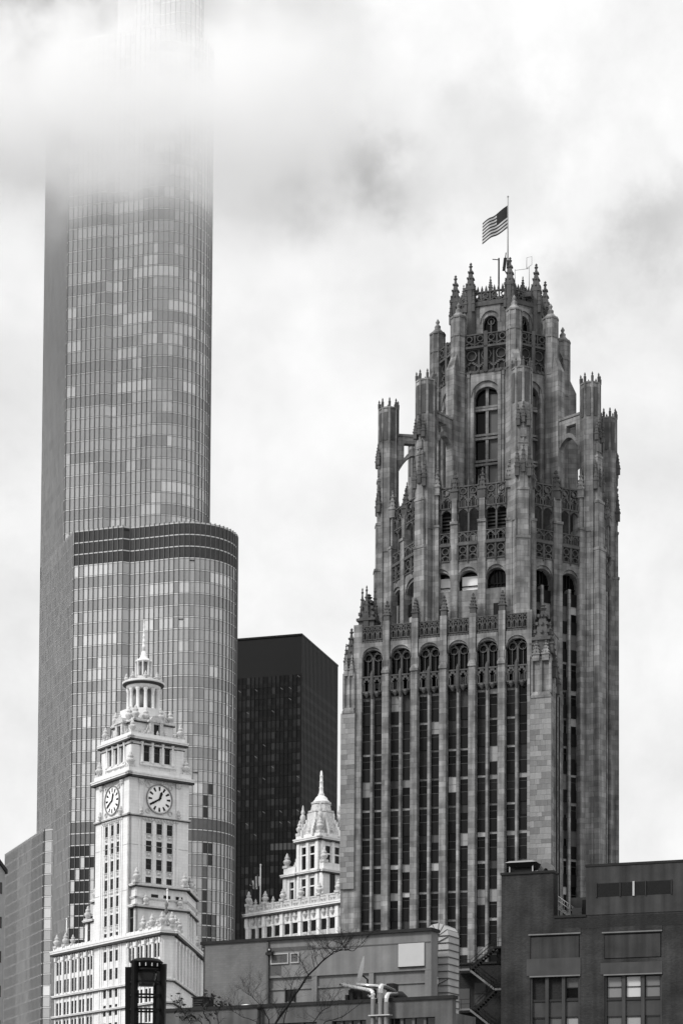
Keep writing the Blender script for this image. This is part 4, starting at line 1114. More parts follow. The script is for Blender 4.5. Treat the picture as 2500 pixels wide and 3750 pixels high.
# belfry
bi = .9; BLs = S_ - 2 * bi
BF = (((bi, bi), (1, 0), BLs), ((bi, S_ - bi), (0, -1), BLs))
for f in BF:
    (o, ax, L) = f; zb0, zb1 = z4(1412, 6, 0), z4(1232, 6, 0)
    cols = [(3.0 + 2.55 * k, 3.0 + 2.55 * k + 1.5) for k in range(3)]
    b = MB(); wall_with_holes(b, f, 0, L, Z_CLKP - .3, Z_BEL1, (cols, [(zb0 + 1.0, zb1 + .6)]), d=.9); b.build('wall', TERRA, cw)
    for (a, c) in cols:
        wwin(cw, f, a, zb0 + 1.0, c - a, zb1 - zb0 - .4, .40); b = MB(); ring(b, wat(f, 0, -.1), ax, (a + c) / 2, zb1 + .9, .62, 0, .25, .2, n=10); b.build('lunette', TERRA_O, cw)
    for x in (2.5, 5.02, 7.57, 10.0):
        b = MB(); b.lathe(wat(f, x, -.12), [(.42, zb0 + .5), (.42, zb0 + .8), (.33, zb0 + .9), (.28, zb1 + .2), (.45, zb1 + .6), (.45, zb1 + .8)], 8); b.build('column', TERRA, cw)
    b = MB(); b.obox(o, ax, 2.0, L - 2.0, -.35, .2, zb0 + .1, zb0 + .55); b.build('sill', TERRA, cw)
    for x in (.9, L - .9):
        b = MB(); b.obox(o, ax, x - .9, x + .9, -.14, .2, Z_CLKP - .2, Z_BEL1); b.build('pilaster', TERRA, cw)
cornice(cw, BF, Z_BEL1 - .9, .45, .2, name='string_course'); cornice(cw, BF, Z_BEL1 - .1, .95, .75)
b = MB(); b.box(bi - .25, S_ - bi + .25, bi - .25, S_ - bi + .25, Z_BEL1 + .7, Z_BELP); b.build('parapet', TERRA, cw)
for (x, y) in ((0, 0), (1, 0), (0, 1)): urn(cw, bi + .5 + x * (BLs - 1), bi + .5 + y * (BLs - 1), Z_BELP, 3.3 if x + y else 3.0)
for k in range(5): 
    urn(cw, bi + 2.0 + k * 2.2, bi + .1, Z_BELP, 1.1, 'finial'); urn(cw, bi + .1, bi + 2.0 + k * 2.2, Z_BELP, 1.1, 'finial')
# attic with dormers, scrolls and the round cupola
CT = (S_ / 2, S_ / 2)
zc4 = lambda y: zat(FW, 2220 + y / 2.412, CT[0], CT[1])
Z_AT, Z_OB, Z_COL0, Z_COL1, Z_ENT, Z_LAN0, Z_LAN1, Z_TIP = z4(1000, 2.5, 2.5), zc4(985), zc4(940), zc4(748), zc4(680), zc4(628), zc4(495), zc4(115)
at_ = 2.6
b = MB(); b.box(at_, S_ - at_, at_, S_ - at_, Z_BELP - .5, Z_AT); b.prism(octo(CT[0], CT[1], 5.0), Z_AT, Z_COL0); b.build('attic', TERRA, cw)
AF = (((at_, at_), (1, 0), S_ - 2 * at_), ((at_, S_ - at_), (0, -1), S_ - 2 * at_))
cornice(cw, AF, Z_AT - .4, .6, .35, name='string_course')
for f in AF:
    (o, ax, L) = f; xm = L / 2
    zd0, zd1 = Z_BELP + .1, Z_BELP + 2.9
    b = MB(); b.obox(o, ax, xm - 1.6, xm - .75, -1.3, .2, zd0 - .4, zd1); b.obox(o, ax, xm + .75, xm + 1.6, -1.3, .2, zd0 - .4, zd1); b.obox(o, ax, xm - .75, xm + .75, -1.2, .2, zd1 - .4, zd1)
    b.obox(o, ax, xm - 2.0, xm + 2.0, -1.5, .3, zd1, zd1 + .4)
    for k in range(8):
        u0 = -1 + k / 4; u1 = u0 + .25; h0, h1 = math.sqrt(max(0, 1 - u0 * u0)), math.sqrt(max(0, 1 - u1 * u1))
        P = lambda x, y, z: wat(f, x, y) + (z,)
        b.faces([P(xm + 1.6 * u0, -1.3, zd1 + .4), P(xm + 1.6 * u1, -1.3, zd1 + .4), P(xm + 1.6 * u1, -1.3, zd1 + .4 + 1.1 * h1), P(xm + 1.6 * u0, -1.3, zd1 + .4 + 1.1 * h0),
                 P(xm + 1.6 * u0, .1, zd1 + .4), P(xm + 1.6 * u1, .1, zd1 + .4), P(xm + 1.6 * u1, .1, zd1 + .4 + 1.1 * h1), P(xm + 1.6 * u0, .1, zd1 + .4 + 1.1 * h0)], [(0, 1, 2, 3), (2, 6, 7, 3)])
    dm = b.build('dormer', TERRA_O, cw)
    q = wat(f, xm - .75, -.7); inst('window', dw_me, dm, (q[0], q[1], zd0), wrz(f), (1.5, 1, zd1 - zd0 - .4))
    for s in (-1, 1):      # scrolls beside the dormer
        b = MB()
        for k in range(7):
            t = k / 6; x = xm + s * (1.7 + 2.0 * t); zz_ = zd0 - .3 + 2.2 * (1 - t) ** 2; b.obox(o, ax, x - .2, x + .2, -.9, .2, zd0 - .4, zz_ + .3)
        b.build('scroll', TERRA_O, cw)
for k, (x, y) in enumerate(octo(CT[0], CT[1], 4.7, rot=.5, n=8)):
    urn(cw, x, y, Z_AT - .1, 3.2 if k % 2 else 3.7)
for (x, y) in ((at_ + .4, at_ + .4), (S_ - at_ - .4, at_ + .4), (at_ + .4, S_ - at_ - .4)): urn(cw, x, y, Z_AT, 3.4)
b = MB(); b.lathe(CT, [(4.4, Z_COL0 - .8), (4.1, Z_COL0 - .2), (3.7, Z_COL0)], 24); b.build('cupola_base', TERRA, cw)
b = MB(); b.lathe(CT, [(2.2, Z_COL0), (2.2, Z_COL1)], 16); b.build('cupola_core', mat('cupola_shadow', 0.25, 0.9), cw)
rc = 3.25
for k in range(12):
    a = 2 * math.pi * (k + .3) / 12; x, y = CT[0] + rc * math.cos(a), CT[1] + rc * math.sin(a)
    b = MB(); b.lathe((x, y), [(.52, Z_COL0), (.52, Z_COL0 + .35), (.40, Z_COL0 + .5), (.36, Z_COL1 - .7), (.52, Z_COL1 - .25), (.52, Z_COL1)], 10); b.build('column', TERRA, cw)
b = MB(); b.lathe(CT, [(3.6, Z_COL1), (3.75, Z_COL1 + .6), (3.8, Z_COL1 + .9), (4.45, Z_ENT - .5), (4.6, Z_ENT - .15), (4.3, Z_ENT)], 28); en = b.build('entablature', TERRA, cw)
b = MB(); b.lathe(CT, [(4.0, Z_ENT - .95), (4.50, Z_ENT - .62), (4.50, Z_ENT - .5)], 28); b.build('dark_line', UNDER_DARK, en)
for k in range(8):
    a = 2 * math.pi * (k + .5) / 8; urn(cw, CT[0] + 3.7 * math.cos(a), CT[1] + 3.7 * math.sin(a), Z_ENT - .1, 2.0, 'urn', .5)
b = MB(); b.lathe(CT, [(3.4, Z_ENT - .1), (3.2, Z_ENT + .5), (2.2, Z_ENT + .9), (1.75, Z_LAN0 - .2), (1.75, Z_LAN0)], 20); b.build('dome', TERRA_O, cw)
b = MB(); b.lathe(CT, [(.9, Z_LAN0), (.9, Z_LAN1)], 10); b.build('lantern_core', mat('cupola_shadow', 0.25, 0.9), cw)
for k in range(8):
    a = 2 * math.pi * (k + .2) / 8; b = MB(); b.lathe((CT[0] + 1.6 * math.cos(a), CT[1] + 1.6 * math.sin(a)), [(.26, Z_LAN0), (.2, Z_LAN0 + .3), (.2, Z_LAN1 - .3), (.28, Z_LAN1), (.1, Z_LAN1 + .5)], 6); b.build('column', TERRA, cw)
b = MB(); b.lathe(CT, [(1.85, Z_LAN1 - .1), (1.9, Z_LAN1 + .15), (1.2, Z_LAN1 + .5), (.7, Z_LAN1 + 1.2), (.42, Z_LAN1 + 2.4)], 16); b.build('lantern_roof', TERRA, cw)
prof = [(.40, Z_LAN1 + 2.3)]; h = Z_TIP - Z_LAN1 - 2.3
for k in range(6):
    z = Z_LAN1 + 2.3 + h * (k + 1) / 6.2; r = .36 - .05 * k; prof += [(r, z - .25), (r + .1, z - .1), (r - .02, z)]
prof += [(.18, Z_TIP - .3), (.05, Z_TIP)]
b = MB(); b.lathe(CT, prof, 8); b.build('spire', TERRA, cw)

# main block: long facade in the plane of the tower's left face
LYL = FW.onx(200, 3500, 0)[0]; LYN = FW.onx(594, 3400, 0)[0]
pB = (0.0, LYN)
def ray_at(px, py, ly0): lx = FW.ony(px, py, ly0)[0]; return (lx, ly0)
pC = ray_at(637, 3400, LYN - .2)
dv = Vector((math.sin(R(4.0)), math.cos(R(4.0)), 0)); DV = (dv.dot(FW.ex), dv.dot(FW.ey))
pD = (pC[0] + DV[0] * 46, pC[1] + DV[1] * 46)
zr = lambda y, ly: zat(FW, 2900 + y / 1.96, 0, ly)
Z_MC = zr(1010, LYN); Z_MP = zr(962, LYN)          # cornice and parapet top
poly = [(0, LYN), pC, pD, (14, LYL + 10), (0, LYL)]
b = MB(); b.prism([(p[0] + (.8 if k in (0, 4) else -.8 if k in (1, 2) else 0), p[1] + (.8 if k in (0, 1) else 0)) for k, p in enumerate(poly)], 0, Z_MC + .4); b.build('main_block', mat('dark_interior', 0.02, 0.9), cw)
def run(p, q): L = math.dist(p, q); return (p, ((q[0] - p[0]) / L, (q[1] - p[1]) / L), L)
FA = run((0, LYL), (0, LYN)); FCH = run((0, LYN), pC); FRR = run(pC, pD)
z_rows = [(zr(1230, LYN) , zr(1130, LYN))]
FH2 = 4.05
rows = []; zt = Z_MC - 1.9
for k in range(9): rows.append((zt - 2.9, zt)); zt -= FH2 + (1.0 if k == 1 else 0)
belts = [rows[1][0] - 1.15, rows[2][0] - .7]
rows = rows[::-1]
# tower span is left clear on the facade
t0, t1 = LYL - S_ , LYL      # along FA the tower occupies [LYL-S_, LYL]
def facade(f, spans, bayw=3.9, big=.9):
    (o, ax, L) = f
    for (s0, s1) in spans:
        n = max(1, round((s1 - s0) / bayw)); bw_ = (s1 - s0) / n; cols = []
        for k in range(n):
            a = s0 + k * bw_; cols += [(a + .44, a + .44 + (bw_ - 1.3) / 2), (a + .86 + (bw_ - 1.3) / 2, a + bw_ - .44)]
        b = MB(); wall_with_holes(b, f, s0, s1, 0, Z_MC, (cols, rows), d=.7); b.build('wall', TERRA, cw)
        for (a, c) in cols:
            for (z0, z1) in rows: wwin(cw, f, a, z0, c - a, z1 - z0, .22)
        for k in range(n + 1):
            x = s0 + k * bw_; b = MB(); b.obox(o, ax, max(x - .36, s0), min(x + .36, s1), -.18, .2, belts[0] + .6, Z_MC - 1.5); b.obox(o, ax, max(x - .62, s0), min(x + .62, s1), -.4, .2, Z_MC - 1.7, Z_MC - .9)
            b.obox(o, ax, max(x - .36, s0), min(x + .36, s1), -.12, .2, 0, belts[0]); b.build('pilaster', TERRA, cw)
            if k < n:
                b = MB(); b.lathe(wat(f, x + bw_ / 2, -.02), [(.16, belts[0] + .8), (.12, Z_MC - 2.2), (.22, Z_MC - 1.7), (.22, Z_MC - 1.5)], 8); b.build('column', TERRA, cw)
                b = MB()
                for j in range(3): b.lathe(wat(f, x + bw_ * (j + .7) / 3.4, -.05), [(.1, Z_MC - 1.4), (.42, Z_MC - .9), (.1, Z_MC - .4)], 6, smooth=False)
                b.build('festoon', TERRA_O, cw)
facade(FA, [(0.6, t0 - .05), (t1 + .05, FA[2] - .2)])
(o, ax, L) = FCH; b = MB(); b.obox(o, ax, 0, L, 0, .8, 0, Z_MC); b.build('wall', TERRA, cw)
b = MB(); b.obox(o, ax, .3, L - .3, -.15, .1, belts[0] + .5, Z_MC - 1.4); b.build('pilaster', TERRA, cw)
(o, ax, L) = FRR; b = MB(); b.obox(o, ax, 0, L, 0, .8, 0, Z_MC); b.build('wall', TERRA, cw)
k = 0
for k in range(9):
    x = 1.0 + k * 4.6
    b = MB(); b.obox(o, ax, x - .6, x + .6, -.45, .2, belts[0] + .6, Z_MC - 1.2); b.obox(o, ax, x - .75, x + .75, -.55, .2, Z_MC - 1.7, Z_MC - 1.0); b.build('pilaster', TERRA, cw)
    for zz_ in (rows[-1], rows[-2]):
        wwin(cw, FRR, x + 1.2, zz_[0], 2.2, zz_[1] - zz_[0], -.02)
segs = [(wat(FA, 0, 0), FA[1], FA[2]), FCH, FRR]
cornice(cw, segs, Z_MC - .5, 1.2, .7)
for z in belts: cornice(cw, segs, z, .7, .35, name='belt_course')
b = MB()
for (o, ax, L) in segs:
    b.obox(o, ax, -.1, L + .1, -.1, .7, Z_MC + .6, Z_MP)
    for k in range(int(L / 1.9) + 1): b.obox(o, ax, k * 1.9 - .28, k * 1.9 + .28, -.22, .75, Z_MC + .6, Z_MP + .08)
b.build('parapet', TERRA, cw)
(o, ax, L) = FA
for x in (.6, 3.2, 6.6): urn(cw, *wat(FA, x + (0 if x < 1 else 1.6), .3), Z_MP, 3.2 if x < 4 else 2.4)
for x in (L - .5, L - 4.6, L - 8.2): urn(cw, *wat(FA, x, .3), Z_MP, 3.1)
urn(cw, *wat(FA, L - 6.4, .3), Z_MP, 1.8); urn(cw, *wat(FA, L - 2.4, .3), Z_MP, 1.8)
urn(cw, *wat(FCH, FCH[2] - .3, .3), Z_MP, 3.2)
for x in (4.0, 9.0, 30.0, 36): urn(cw, *wat(FRR, x, .3), Z_MP, 3.0)
# great fan window in the receding side
(o, ax, L) = FRR; fz = belts[0] - 6.6; fxm = 9.5
b = MB(); ring(b, wat(FRR, 0, 0), ax, fxm, fz, 4.6, -.25, .1, .55, n=24); ring(b, wat(FRR, 0, 0), ax, fxm, fz, 1.6, -.2, .1, .2, n=16)
for k in range(13):
    a = math.pi * k / 12; b.tube([wat(FRR, fxm + 1.5 * math.cos(a), -.1) + (fz + 1.5 * math.sin(a),), wat(FRR, fxm + 4.2 * math.cos(a), -.1) + (fz + 4.2 * math.sin(a),)], .1, 4)
b.build('fan_window_frame', TERRA_O, cw)
b = MB(); n = 24; c = wat(FRR, fxm, -.03) + (fz,)
for k in range(n):
    a0, a1 = math.pi * k / n, math.pi * (k + 1) / n
    b.poly([c, wat(FRR, fxm + 4.2 * math.cos(a0), -.03) + (fz + 4.2 * math.sin(a0),), wat(FRR, fxm + 4.2 * math.cos(a1), -.03) + (fz + 4.2 * math.sin(a1),)])
b.build('window', mat('fan_glass', 0.12, 0.3), cw)
nq = wat(FRR, fxm - 1.6, -.5)
b = MB(); b.obox(wat(FRR, 0, 0), ax, 3.2, 5.6, -.6, -.2, fz - 2.5, fz + .3); b.obox(wat(FRR, 0, 0), ax, 3.7, 5.1, -.6, -.25, fz + .3, fz + 1.2); b.build('niche', TERRA, cw)
# setback storeys to the right of the tower
q0 = (0.6, -2.2); lxr = FW.ony(1345 / 1.96, 3260, -2.2)[0]; q1 = (lxr, -2.2); q2 = (q1[0] + DV[0] * 14, q1[1] + DV[1] * 14)
Z_SP, Z_SC = z5(655, 4, -2.2), z5(822, 4, -2.2)
SF = [run((.6, 1.0), (.6, -2.2)) , run(q0, q1), run(q1, q2)]
b = MB(); b.prism([(.9, 0.5), (.9, -1.9), (q1[0] - .3, -1.9), (q2[0] - .3, q2[1]), (8, 12)], Z_MC - 2, Z_SP - .4); b.build('setback_block', TERRA, cw)
for f in SF:
    (o, ax, L) = f; b = MB(); b.obox(o, ax, 0, L, 0, .5, Z_MC - 1, Z_SC); b.obox(o, ax, 0, L, .15, .5, Z_SC, Z_SP - .3); b.build('wall', TERRA, cw)
cornice(cw, SF, Z_SC - .6, .8, .5); cornice(cw, SF, Z_SP - 1.0, .7, .45); cornice(cw, SF, Z_SC + 1.5, .4, .2, name='belt_course', underline=False)
b = MB()
for (o, ax, L) in SF: b.obox(o, ax, 0, L, -.05, .5, Z_SP - .35, Z_SP)
b.build('parapet', TERRA_O, cw)
f = SF[1]
for k in range(3): wwin(cw, f, f[2] * .30 + k * 3.0, z5(775, 5, -2.2), 1.7, z5(735, 5, -2.2) - z5(775, 5, -2.2), .10, False)
wwin(cw, f, f[2] * .42, Z_MC + 1.0, 1.6, 2.6, -.02)
f = SF[2]
for k in range(3):
    x = 1.6 + k * 3.6; b = MB(); (o, ax, L) = f; b.obox(o, ax, x - .4, x + .4, -.25, .1, Z_MC, Z_SC - .6); b.build('pilaster', TERRA, cw); wwin(cw, f, x + .8, Z_MC + 2, 1.6, 4.2, -.02)
wwin(cw, SF[0], .9, Z_MC + 1.5, 1.5, 6.0, -.02)
for (x, y) in ((.9, -1.9), (lxr - .5, -1.9), (lxr + DV[0] * 5, -2 + DV[1] * 5), (lxr + DV[0] * 9, -2 + DV[1] * 9)): urn(cw, x, y, Z_SP - .1, 3.2)
for x in (2.8, lxr - 2.0): urn(cw, x, -2.6, Z_SC + .2, 2.6)
# matching steps on the far side of the tower
yl = S_
for (dy0, w, zt_, uu) in ((0.05, 2.6, z5(780, 0, S_ + 2), 1), (2.6, 3.6, z5(925, 0, S_ + 5), 1)):
    b = MB(); b.box(1.0, 9, yl + dy0, yl + dy0 + w, Z_MC - 1, zt_); b.build('setback_block', TERRA, cw)
    ff = run((1.0, yl + dy0 + w), (1.0, yl + dy0)); cornice(cw, [ff], zt_ - .5, .7, .4)
    wwin(cw, ff, w * .35, Z_MC + 1.5, w * .35, 5.0, -.02)
    urn(cw, 1.4, yl + dy0 + w - .6, zt_ + .1, 3.4)
# flagpoles on its roof
WPOLE = mat('white_pole', 0.7, 0.5)
def pole_thing(name, label, F, px, py0, py1, ly_or, mode, furled=True):
    if mode == 'x': l = F.onx(px, py0, ly_or); lx, ly = ly_or, l[0]
    else: l = F.ony(px, py0, ly_or); lx, ly = l[0], ly_or
    p = world(F, lx, ly); z0, z1 = zat(F, py0, lx, ly), zat(F, py1, lx, ly)
    t = thing(name, label, 'flagpole', (p[0], p[1], z0 - 1)); h = z1 - z0 + 1
    MB().tube([(0, 0, 0), (0, 0, h)], .17, 8, .12).build('pole', WPOLE, t); MB().lathe((0, 0), [(.05, h - .05), (.26, h + .2), (.05, h + .45)], 8).build('ball', WPOLE, t)
    return t, h
t, h = pole_thing('flagpole', 'white roof flagpole with furled flag at the left end of the clock tower building', FW, 244, 3480, 3369, .5, 'x')
MB().lathe((.15, 0), [(.05, h * .40), (.32, h * .46), (.22, h * .6), (.3, h * .68), (.08, h * .76)], 7).build('furled_flag', mat('furled_flag', 0.35, 0.9, var=.5, vscale=3), t)
t, h = pole_thing('flagpole', 'white roof flagpole with furled dark flag beside the clock tower', FW, 612, 3385, 3262, 1.5, 'x')
MB().lathe((-.15, 0), [(.05, h * .36), (.42, h * .44), (.26, h * .56), (.4, h * .64), (.1, h * .76)], 7).build('furled_flag', mat('furled_flag_dark', 0.16, 0.9, var=.6, vscale=3), t)

# ------------------------------------------------------------------ smaller white building with a steep spire, beside it
AN = -47.0
FN = Frame(1171, 3056, 432, AN)
nw = thing('spired_building', 'white terracotta building with slender spire half hidden by the gothic tower', 'building', FN.loc(), R(AN))
zn = lambda y, lx=0.0, ly=0.0: zat(FN, 2750 + y / 2.613, lx, ly)
xn = lambda x, y=900, ly=0.0: FN.ony(700 + x / 2.613, 2750 + y / 2.613, ly)[0]
TW_ = 7.6
NL = run((-TW_, 0), (0, 0)); NR = run((0, 0), (0, TW_))
Zc, Zp, Zs1, Zs0 = zn(840), zn(775), zn(1120), zn(1165)
b = MB(); b.box(-TW_ + .7, -.7, .7, TW_ - .7, 0, Zc); b.build('tower_core', mat('dark_interior', 0.02, 0.9), nw)
for f in (NL, NR):
    (o, ax, L) = f; cols = [(1.7, 3.2), (4.4, 5.9)]
    rws = [(zn(1400) - .5, zn(1200)), (zn(1110), zn(895))]
    b = MB(); wall_with_holes(b, f, 0, L, 0, Zc, (cols, rws), d=.8); b.build('wall', TERRA, nw)
    for (a, c) in cols:
        for (z0, z1) in rws:
            wwin(nw, f, a, z0, c - a, z1 - z0, .32, False); b = MB(); zt_ = z0 + (z1 - z0) * .62; b.obox(o, ax, a, c, .1, .5, zt_, zt_ + .28); b.build('transom', TERRA, nw)
    for x in (.75, 3.8, L - .75):
        b = MB(); b.obox(o, ax, x - .42, x + .42, -.25, .2, Zs0 - 14, Zc - .3); b.build('pilaster', TERRA, nw)
cornice(nw, (NL, NR), Zc - .3, 1.0, .5); cornice(nw, (NL, NR), Zs0, .8, .45)
b = MB(); b.box(-TW_ - .1, .1, -.1, TW_ + .1, Zc + .5, Zp); b.build('parapet', TERRA, nw)
NC = (-TW_ / 2, TW_ / 2); znc = lambda y: zat(FN, 2750 + y / 2.613, NC[0], NC[1])
for (x, y) in ((-TW_ + .5, .5), (-.5, .5), (-.5, TW_ - .5), (-TW_ + .5, TW_ - .5)): urn(nw, x, y, Zp, 3.6 if x < -1 else 3.4, r=.75)
for (x, y) in ((-TW_ / 2, .5), (-.5, TW_ / 2)): urn(nw, x, y, Zp, 2.0)
for k in range(4): 
    x, y = octo(NC[0], NC[1], 4.0, rot=.5, n=4)[k]; urn(nw, x, y, Zp + 1.9, 5.0, r=.6)
b = MB(); b.prism(octo(NC[0], NC[1], 4.0), Zp - .5, znc(600), octo(NC[0], NC[1], 2.9)); b.prism(octo(NC[0], NC[1], 3.05), znc(600), znc(585)); b.prism(octo(NC[0], NC[1], 2.5), znc(590), znc(515), octo(NC[0], NC[1], 2.1)); b.prism(octo(NC[0], NC[1], 2.35), znc(515), znc(500))
b.build('spire_base', TERRA_O, nw)
for k in range(8):      # buttress scrolls and panels round the spire base
    x, y = octo(NC[0], NC[1], 3.75, rot=.5)[k]; b = MB(); d = Vector((x - NC[0], y - NC[1])).normalized()
    for j in range(5): 
        t_ = j / 4; zz_ = Zp + (znc(600) - Zp) * (.95 - .75 * t_ ** .7); r_ = 2.9 + 1.6 * t_; b.obox((NC[0], NC[1]), (d.x, d.y), r_ - .3, r_ + .25, -.22, .22, Zp - .4, zz_)
    b.build('scroll', TERRA, nw)
b = MB(); b.lathe(NC, [(2.1, znc(500)), (1.7, znc(480)), (1.45, znc(470)), (1.35, znc(455)), (1.0, znc(440)), (.62, znc(425)), (.75, znc(418)), (.5, znc(405)), (.42, znc(360)), (.52, znc(352)), (.40, znc(345)), (.38, znc(300)), (.48, znc(296)), (.34, znc(290)), (.32, znc(245)), (.42, znc(240)), (.28, znc(236)), (.24, znc(200)), (.05, znc(188))], 10); b.build('spire', TERRA, nw)
# middle storey
mx = xn(880, 1200, -.4); ML = run((mx, -.4), (1.5, -.4)); Zm = Zs0
b = MB(); b.box(mx + .5, 1.2, .3, 11, 0, Zm - .2); b.build('middle_block', mat('dark_interior', 0.02, 0.9), nw)
(o, ax, L) = ML; cols = [(2.1, 3.5)]; 
b = MB(); wall_with_holes(b, ML, 0, -TW_ - mx, 0, Zm, (cols, [(zn(1400) - 1.5, zn(1215))]), d=.8); b.build('wall', TERRA, nw); wwin(nw, ML, 2.1, zn(1400) - 1.5, 1.4, zn(1215) - zn(1400) + 1.5, .6, False)
b = MB(); b.obox(o, ax, 2.1, 3.5, .3, .5, zn(1290), zn(1275)); b.build('transom', TERRA, nw)
b = MB(); b.obox(o, ax, .1, 1.2, -.2, .2, 0, Zm - .2); b.build('pilaster', TERRA, nw)
MR = run((1.5, -.4), (1.5, 12)); b = MB(); b.box(.3, 1.5, -.4, 12, 0, Zm - .1); b.build('wall', TERRA, nw)
wwin(nw, MR, 2.0, zn(1400), 1.6, 6.5, -.02, False); wwin(nw, MR, 5.0, zn(1400), 1.6, 6.5, -.02, False)
cornice(nw, [run((mx, -.4), (-TW_, -.4)), MR], Zm - .2, .9, .45)
b = MB(); b.box(mx, -TW_, -.3, 1.0, Zm + .6, Zm + 2.2); b.box(0.2, 1.6, -.3, 12, Zm + .6, Zm + 2.2); b.build('parapet', TERRA, nw)
urn(nw, mx + .6, .2, Zm + 2.2, 3.4); urn(nw, 1.2, .2, Zm + 2.2, 3.2)
for s in (mx + 2.4,):
    b = MB()
    for k in range(8):
        t_ = k / 7; b.box(s + t_ * 2.2 - .2, s + t_ * 2.2 + .2, .1, .9, Zm + 2.0, Zm + 2.4 + 5.5 * t_ ** 2.2)
    b.build('scroll', TERRA_O, nw)
# lower facade with parapet and arcade
FY = -3.4
fx0 = xn(530, 1600, FY); fx1 = xn(1440, 1500, FY) + 6
NF = run((fx0, FY), (fx1, FY)); fm = xn(900, 1500, FY)
zq = lambda y: zat(FN, 2750 + y / 2.613, fm, FY)
Zfp, Zfc1, Zfc0, Zw1, Zw0, Zap = zq(1432), zq(1512), zq(1545), zq(1655), zq(1760), zq(1800)
b = MB(); b.box(fx0 + .8, fx1, FY + .8, 16, 0, Zfc1); b.build('main_block', mat('dark_interior', 0.02, 0.9), nw)
(o, ax, L) = NF
bw_ = xn(910, 1600, FY) - xn(740, 1600, FY); s0 = xn(527, 1600, FY) - fx0; cols = []
nb = int((L - 1.0) / bw_)
for k in range(nb):
    a = s0 + .9 + k * bw_ + (.6 if k == 0 else 0); ww = (bw_ - 1.9) / 2 - (.2 if k == 0 else 0); cols += [(a, a + ww), (a + ww + .65, a + 2 * ww + .65)]
rws = [(Zw0 - 4.2 - 2.6, Zw0 - 4.2), (Zw0, Zw1)]
b = MB(); wall_with_holes(b, NF, 0, L, 0, Zfc1, (cols, rws), d=.9); b.build('wall', TERRA, nw)
for (a, c) in cols:
    for (z0, z1) in rws: wwin(nw, NF, a, z0, c - a, z1 - z0, .35, False)
    b = MB(); b.obox(o, ax, a, c, -.02, .3, Zw0 - 1.6, Zw0)
    for k in range(3): b.obox(o, ax, a + (c - a) * (k + .2) / 3, a + (c - a) * (k + .7) / 3, -.1, .1, Zw0 - 1.5, Zw0 - .2)
    b.build('apron', TERRA_O, nw)
for k in range(nb + 1):
    x = s0 + k * bw_ + .3; b = MB(); b.obox(o, ax, x - .48 if k else 0, x + .48 if k else 1.1, -.3, .3, Zw0 - 2.2, Zw1 + .3); b.obox(o, ax, x - .62 if k else 0, x + .62 if k else 1.25, -.42, .3, Zw1, Zw1 + .5); b.obox(o, ax, x - .5, x + .5, -.35, .2, Zw1 + .4, Zfc0); b.build('pilaster', TERRA, nw)
    if k < nb:
        c = wat(NF, (cols[2 * k][1] + cols[2 * k + 1][0]) / 2, -.05); b = MB(); b.lathe(c, [(.34, Zw0 - 1.6), (.27, Zw0 - 1.2), (.25, Zw1 - .5), (.40, Zw1), (.4, Zw1 + .3)], 8); b.build('column', TERRA, nw)
        b = MB(); b.obox(o, ax, cols[2 * k][1] + .1, cols[2 * k][1] + .55, -.3, .2, Zw1 + .4, Zfc0)
        for (a, cc) in cols[2 * k:2 * k + 2]: b.lathe(wat(NF, (a + cc) / 2, .0), [(.15, Zw1 + .6), (.6, Zw1 + 1.4), (.15, Zfc0)], 8, smooth=False)
        b.build('festoon', TERRA_O, nw)
NE = run((fx0, 16), (fx0, FY)); b = MB(); b.box(fx0, fx0 + .9, FY, 16, 0, Zfc1); b.build('wall', TERRA, nw)
cornice(nw, [NF, NE], Zfc0 - .2, Zfc1 - Zfc0 + .3, .6)
b = MB(); b.obox(o, ax, 0, L, -.05, .5, Zfc1, Zfp - .3); b.obox(o, ax, -.1, L, -.15, .6, Zfp - .3, Zfp); b.obox(o, ax, -.1, L, -.2, .6, Zfc1, Zfc1 + .4)
for k in range(2 * nb + 2):
    x = s0 + .3 + k * bw_ / 2; b.obox(o, ax, x - .35, x + .35, -.22, .6, Zfc1, Zfp + .05)
    for j in range(2): b.lathe(wat(NF, x + bw_ / 2 * (.35 + .3 * j), -.06), [(.1, Zfc1 + .5), (.42, (Zfc1 + Zfp) / 2), (.1, Zfp - .4)], 4, smooth=False)
b.build('parapet', TERRA_O, nw)
for k in range(nb): urn(nw, *wat(NF, s0 + .3 + k * bw_ + (.3 if k == 0 else 0), .2), Zfp, 2.9 if k else 3.4, r=.72)
for k in (0, 1): urn(nw, *wat(NF, s0 + .3 + bw_ * (.45 + k), .2), Zfp, 1.5, 'finial')
urn(nw, *wat(NF, s0 + 1.4, .3), Zfp, 1.6, 'finial')
t, h = pole_thing('flagpole', 'white roof flagpole with hanging striped flag before the black tower', FN, 953, 3309, 3171, FY + 1.2, 'y')
hf = h * .33; rr = random.Random(3)
for k in range(7):
    b = MB(); x0 = -.12 - .34 * k; x1 = -.12 - .34 * (k + 1); top0 = h * (.80 - .05 * abs(k - 1)); bot = h * (.44 + .03 * (k - 3) ** 2 * .3)
    n = 8
    for j in range(n):
        za, zb_ = top0 + (bot - top0) * j / n, top0 + (bot - top0) * (j + 1) / n
        w0 = .18 * math.sin(k * 2.1 + j * .6); w1 = .18 * math.sin((k + 1) * 2.1 + j * .6); w2 = .18 * math.sin(k * 2.1 + (j + 1) * .6); w3_ = .18 * math.sin((k + 1) * 2.1 + (j + 1) * .6)
        b.poly([(x0 * (1 - .03 * j), w2, zb_), (x1 * (1 - .03 * j), w3_, zb_), (x1, w1, za), (x0, w0, za)], True)
    b.build('flag_fold', FLR if k % 2 else FLW, t)
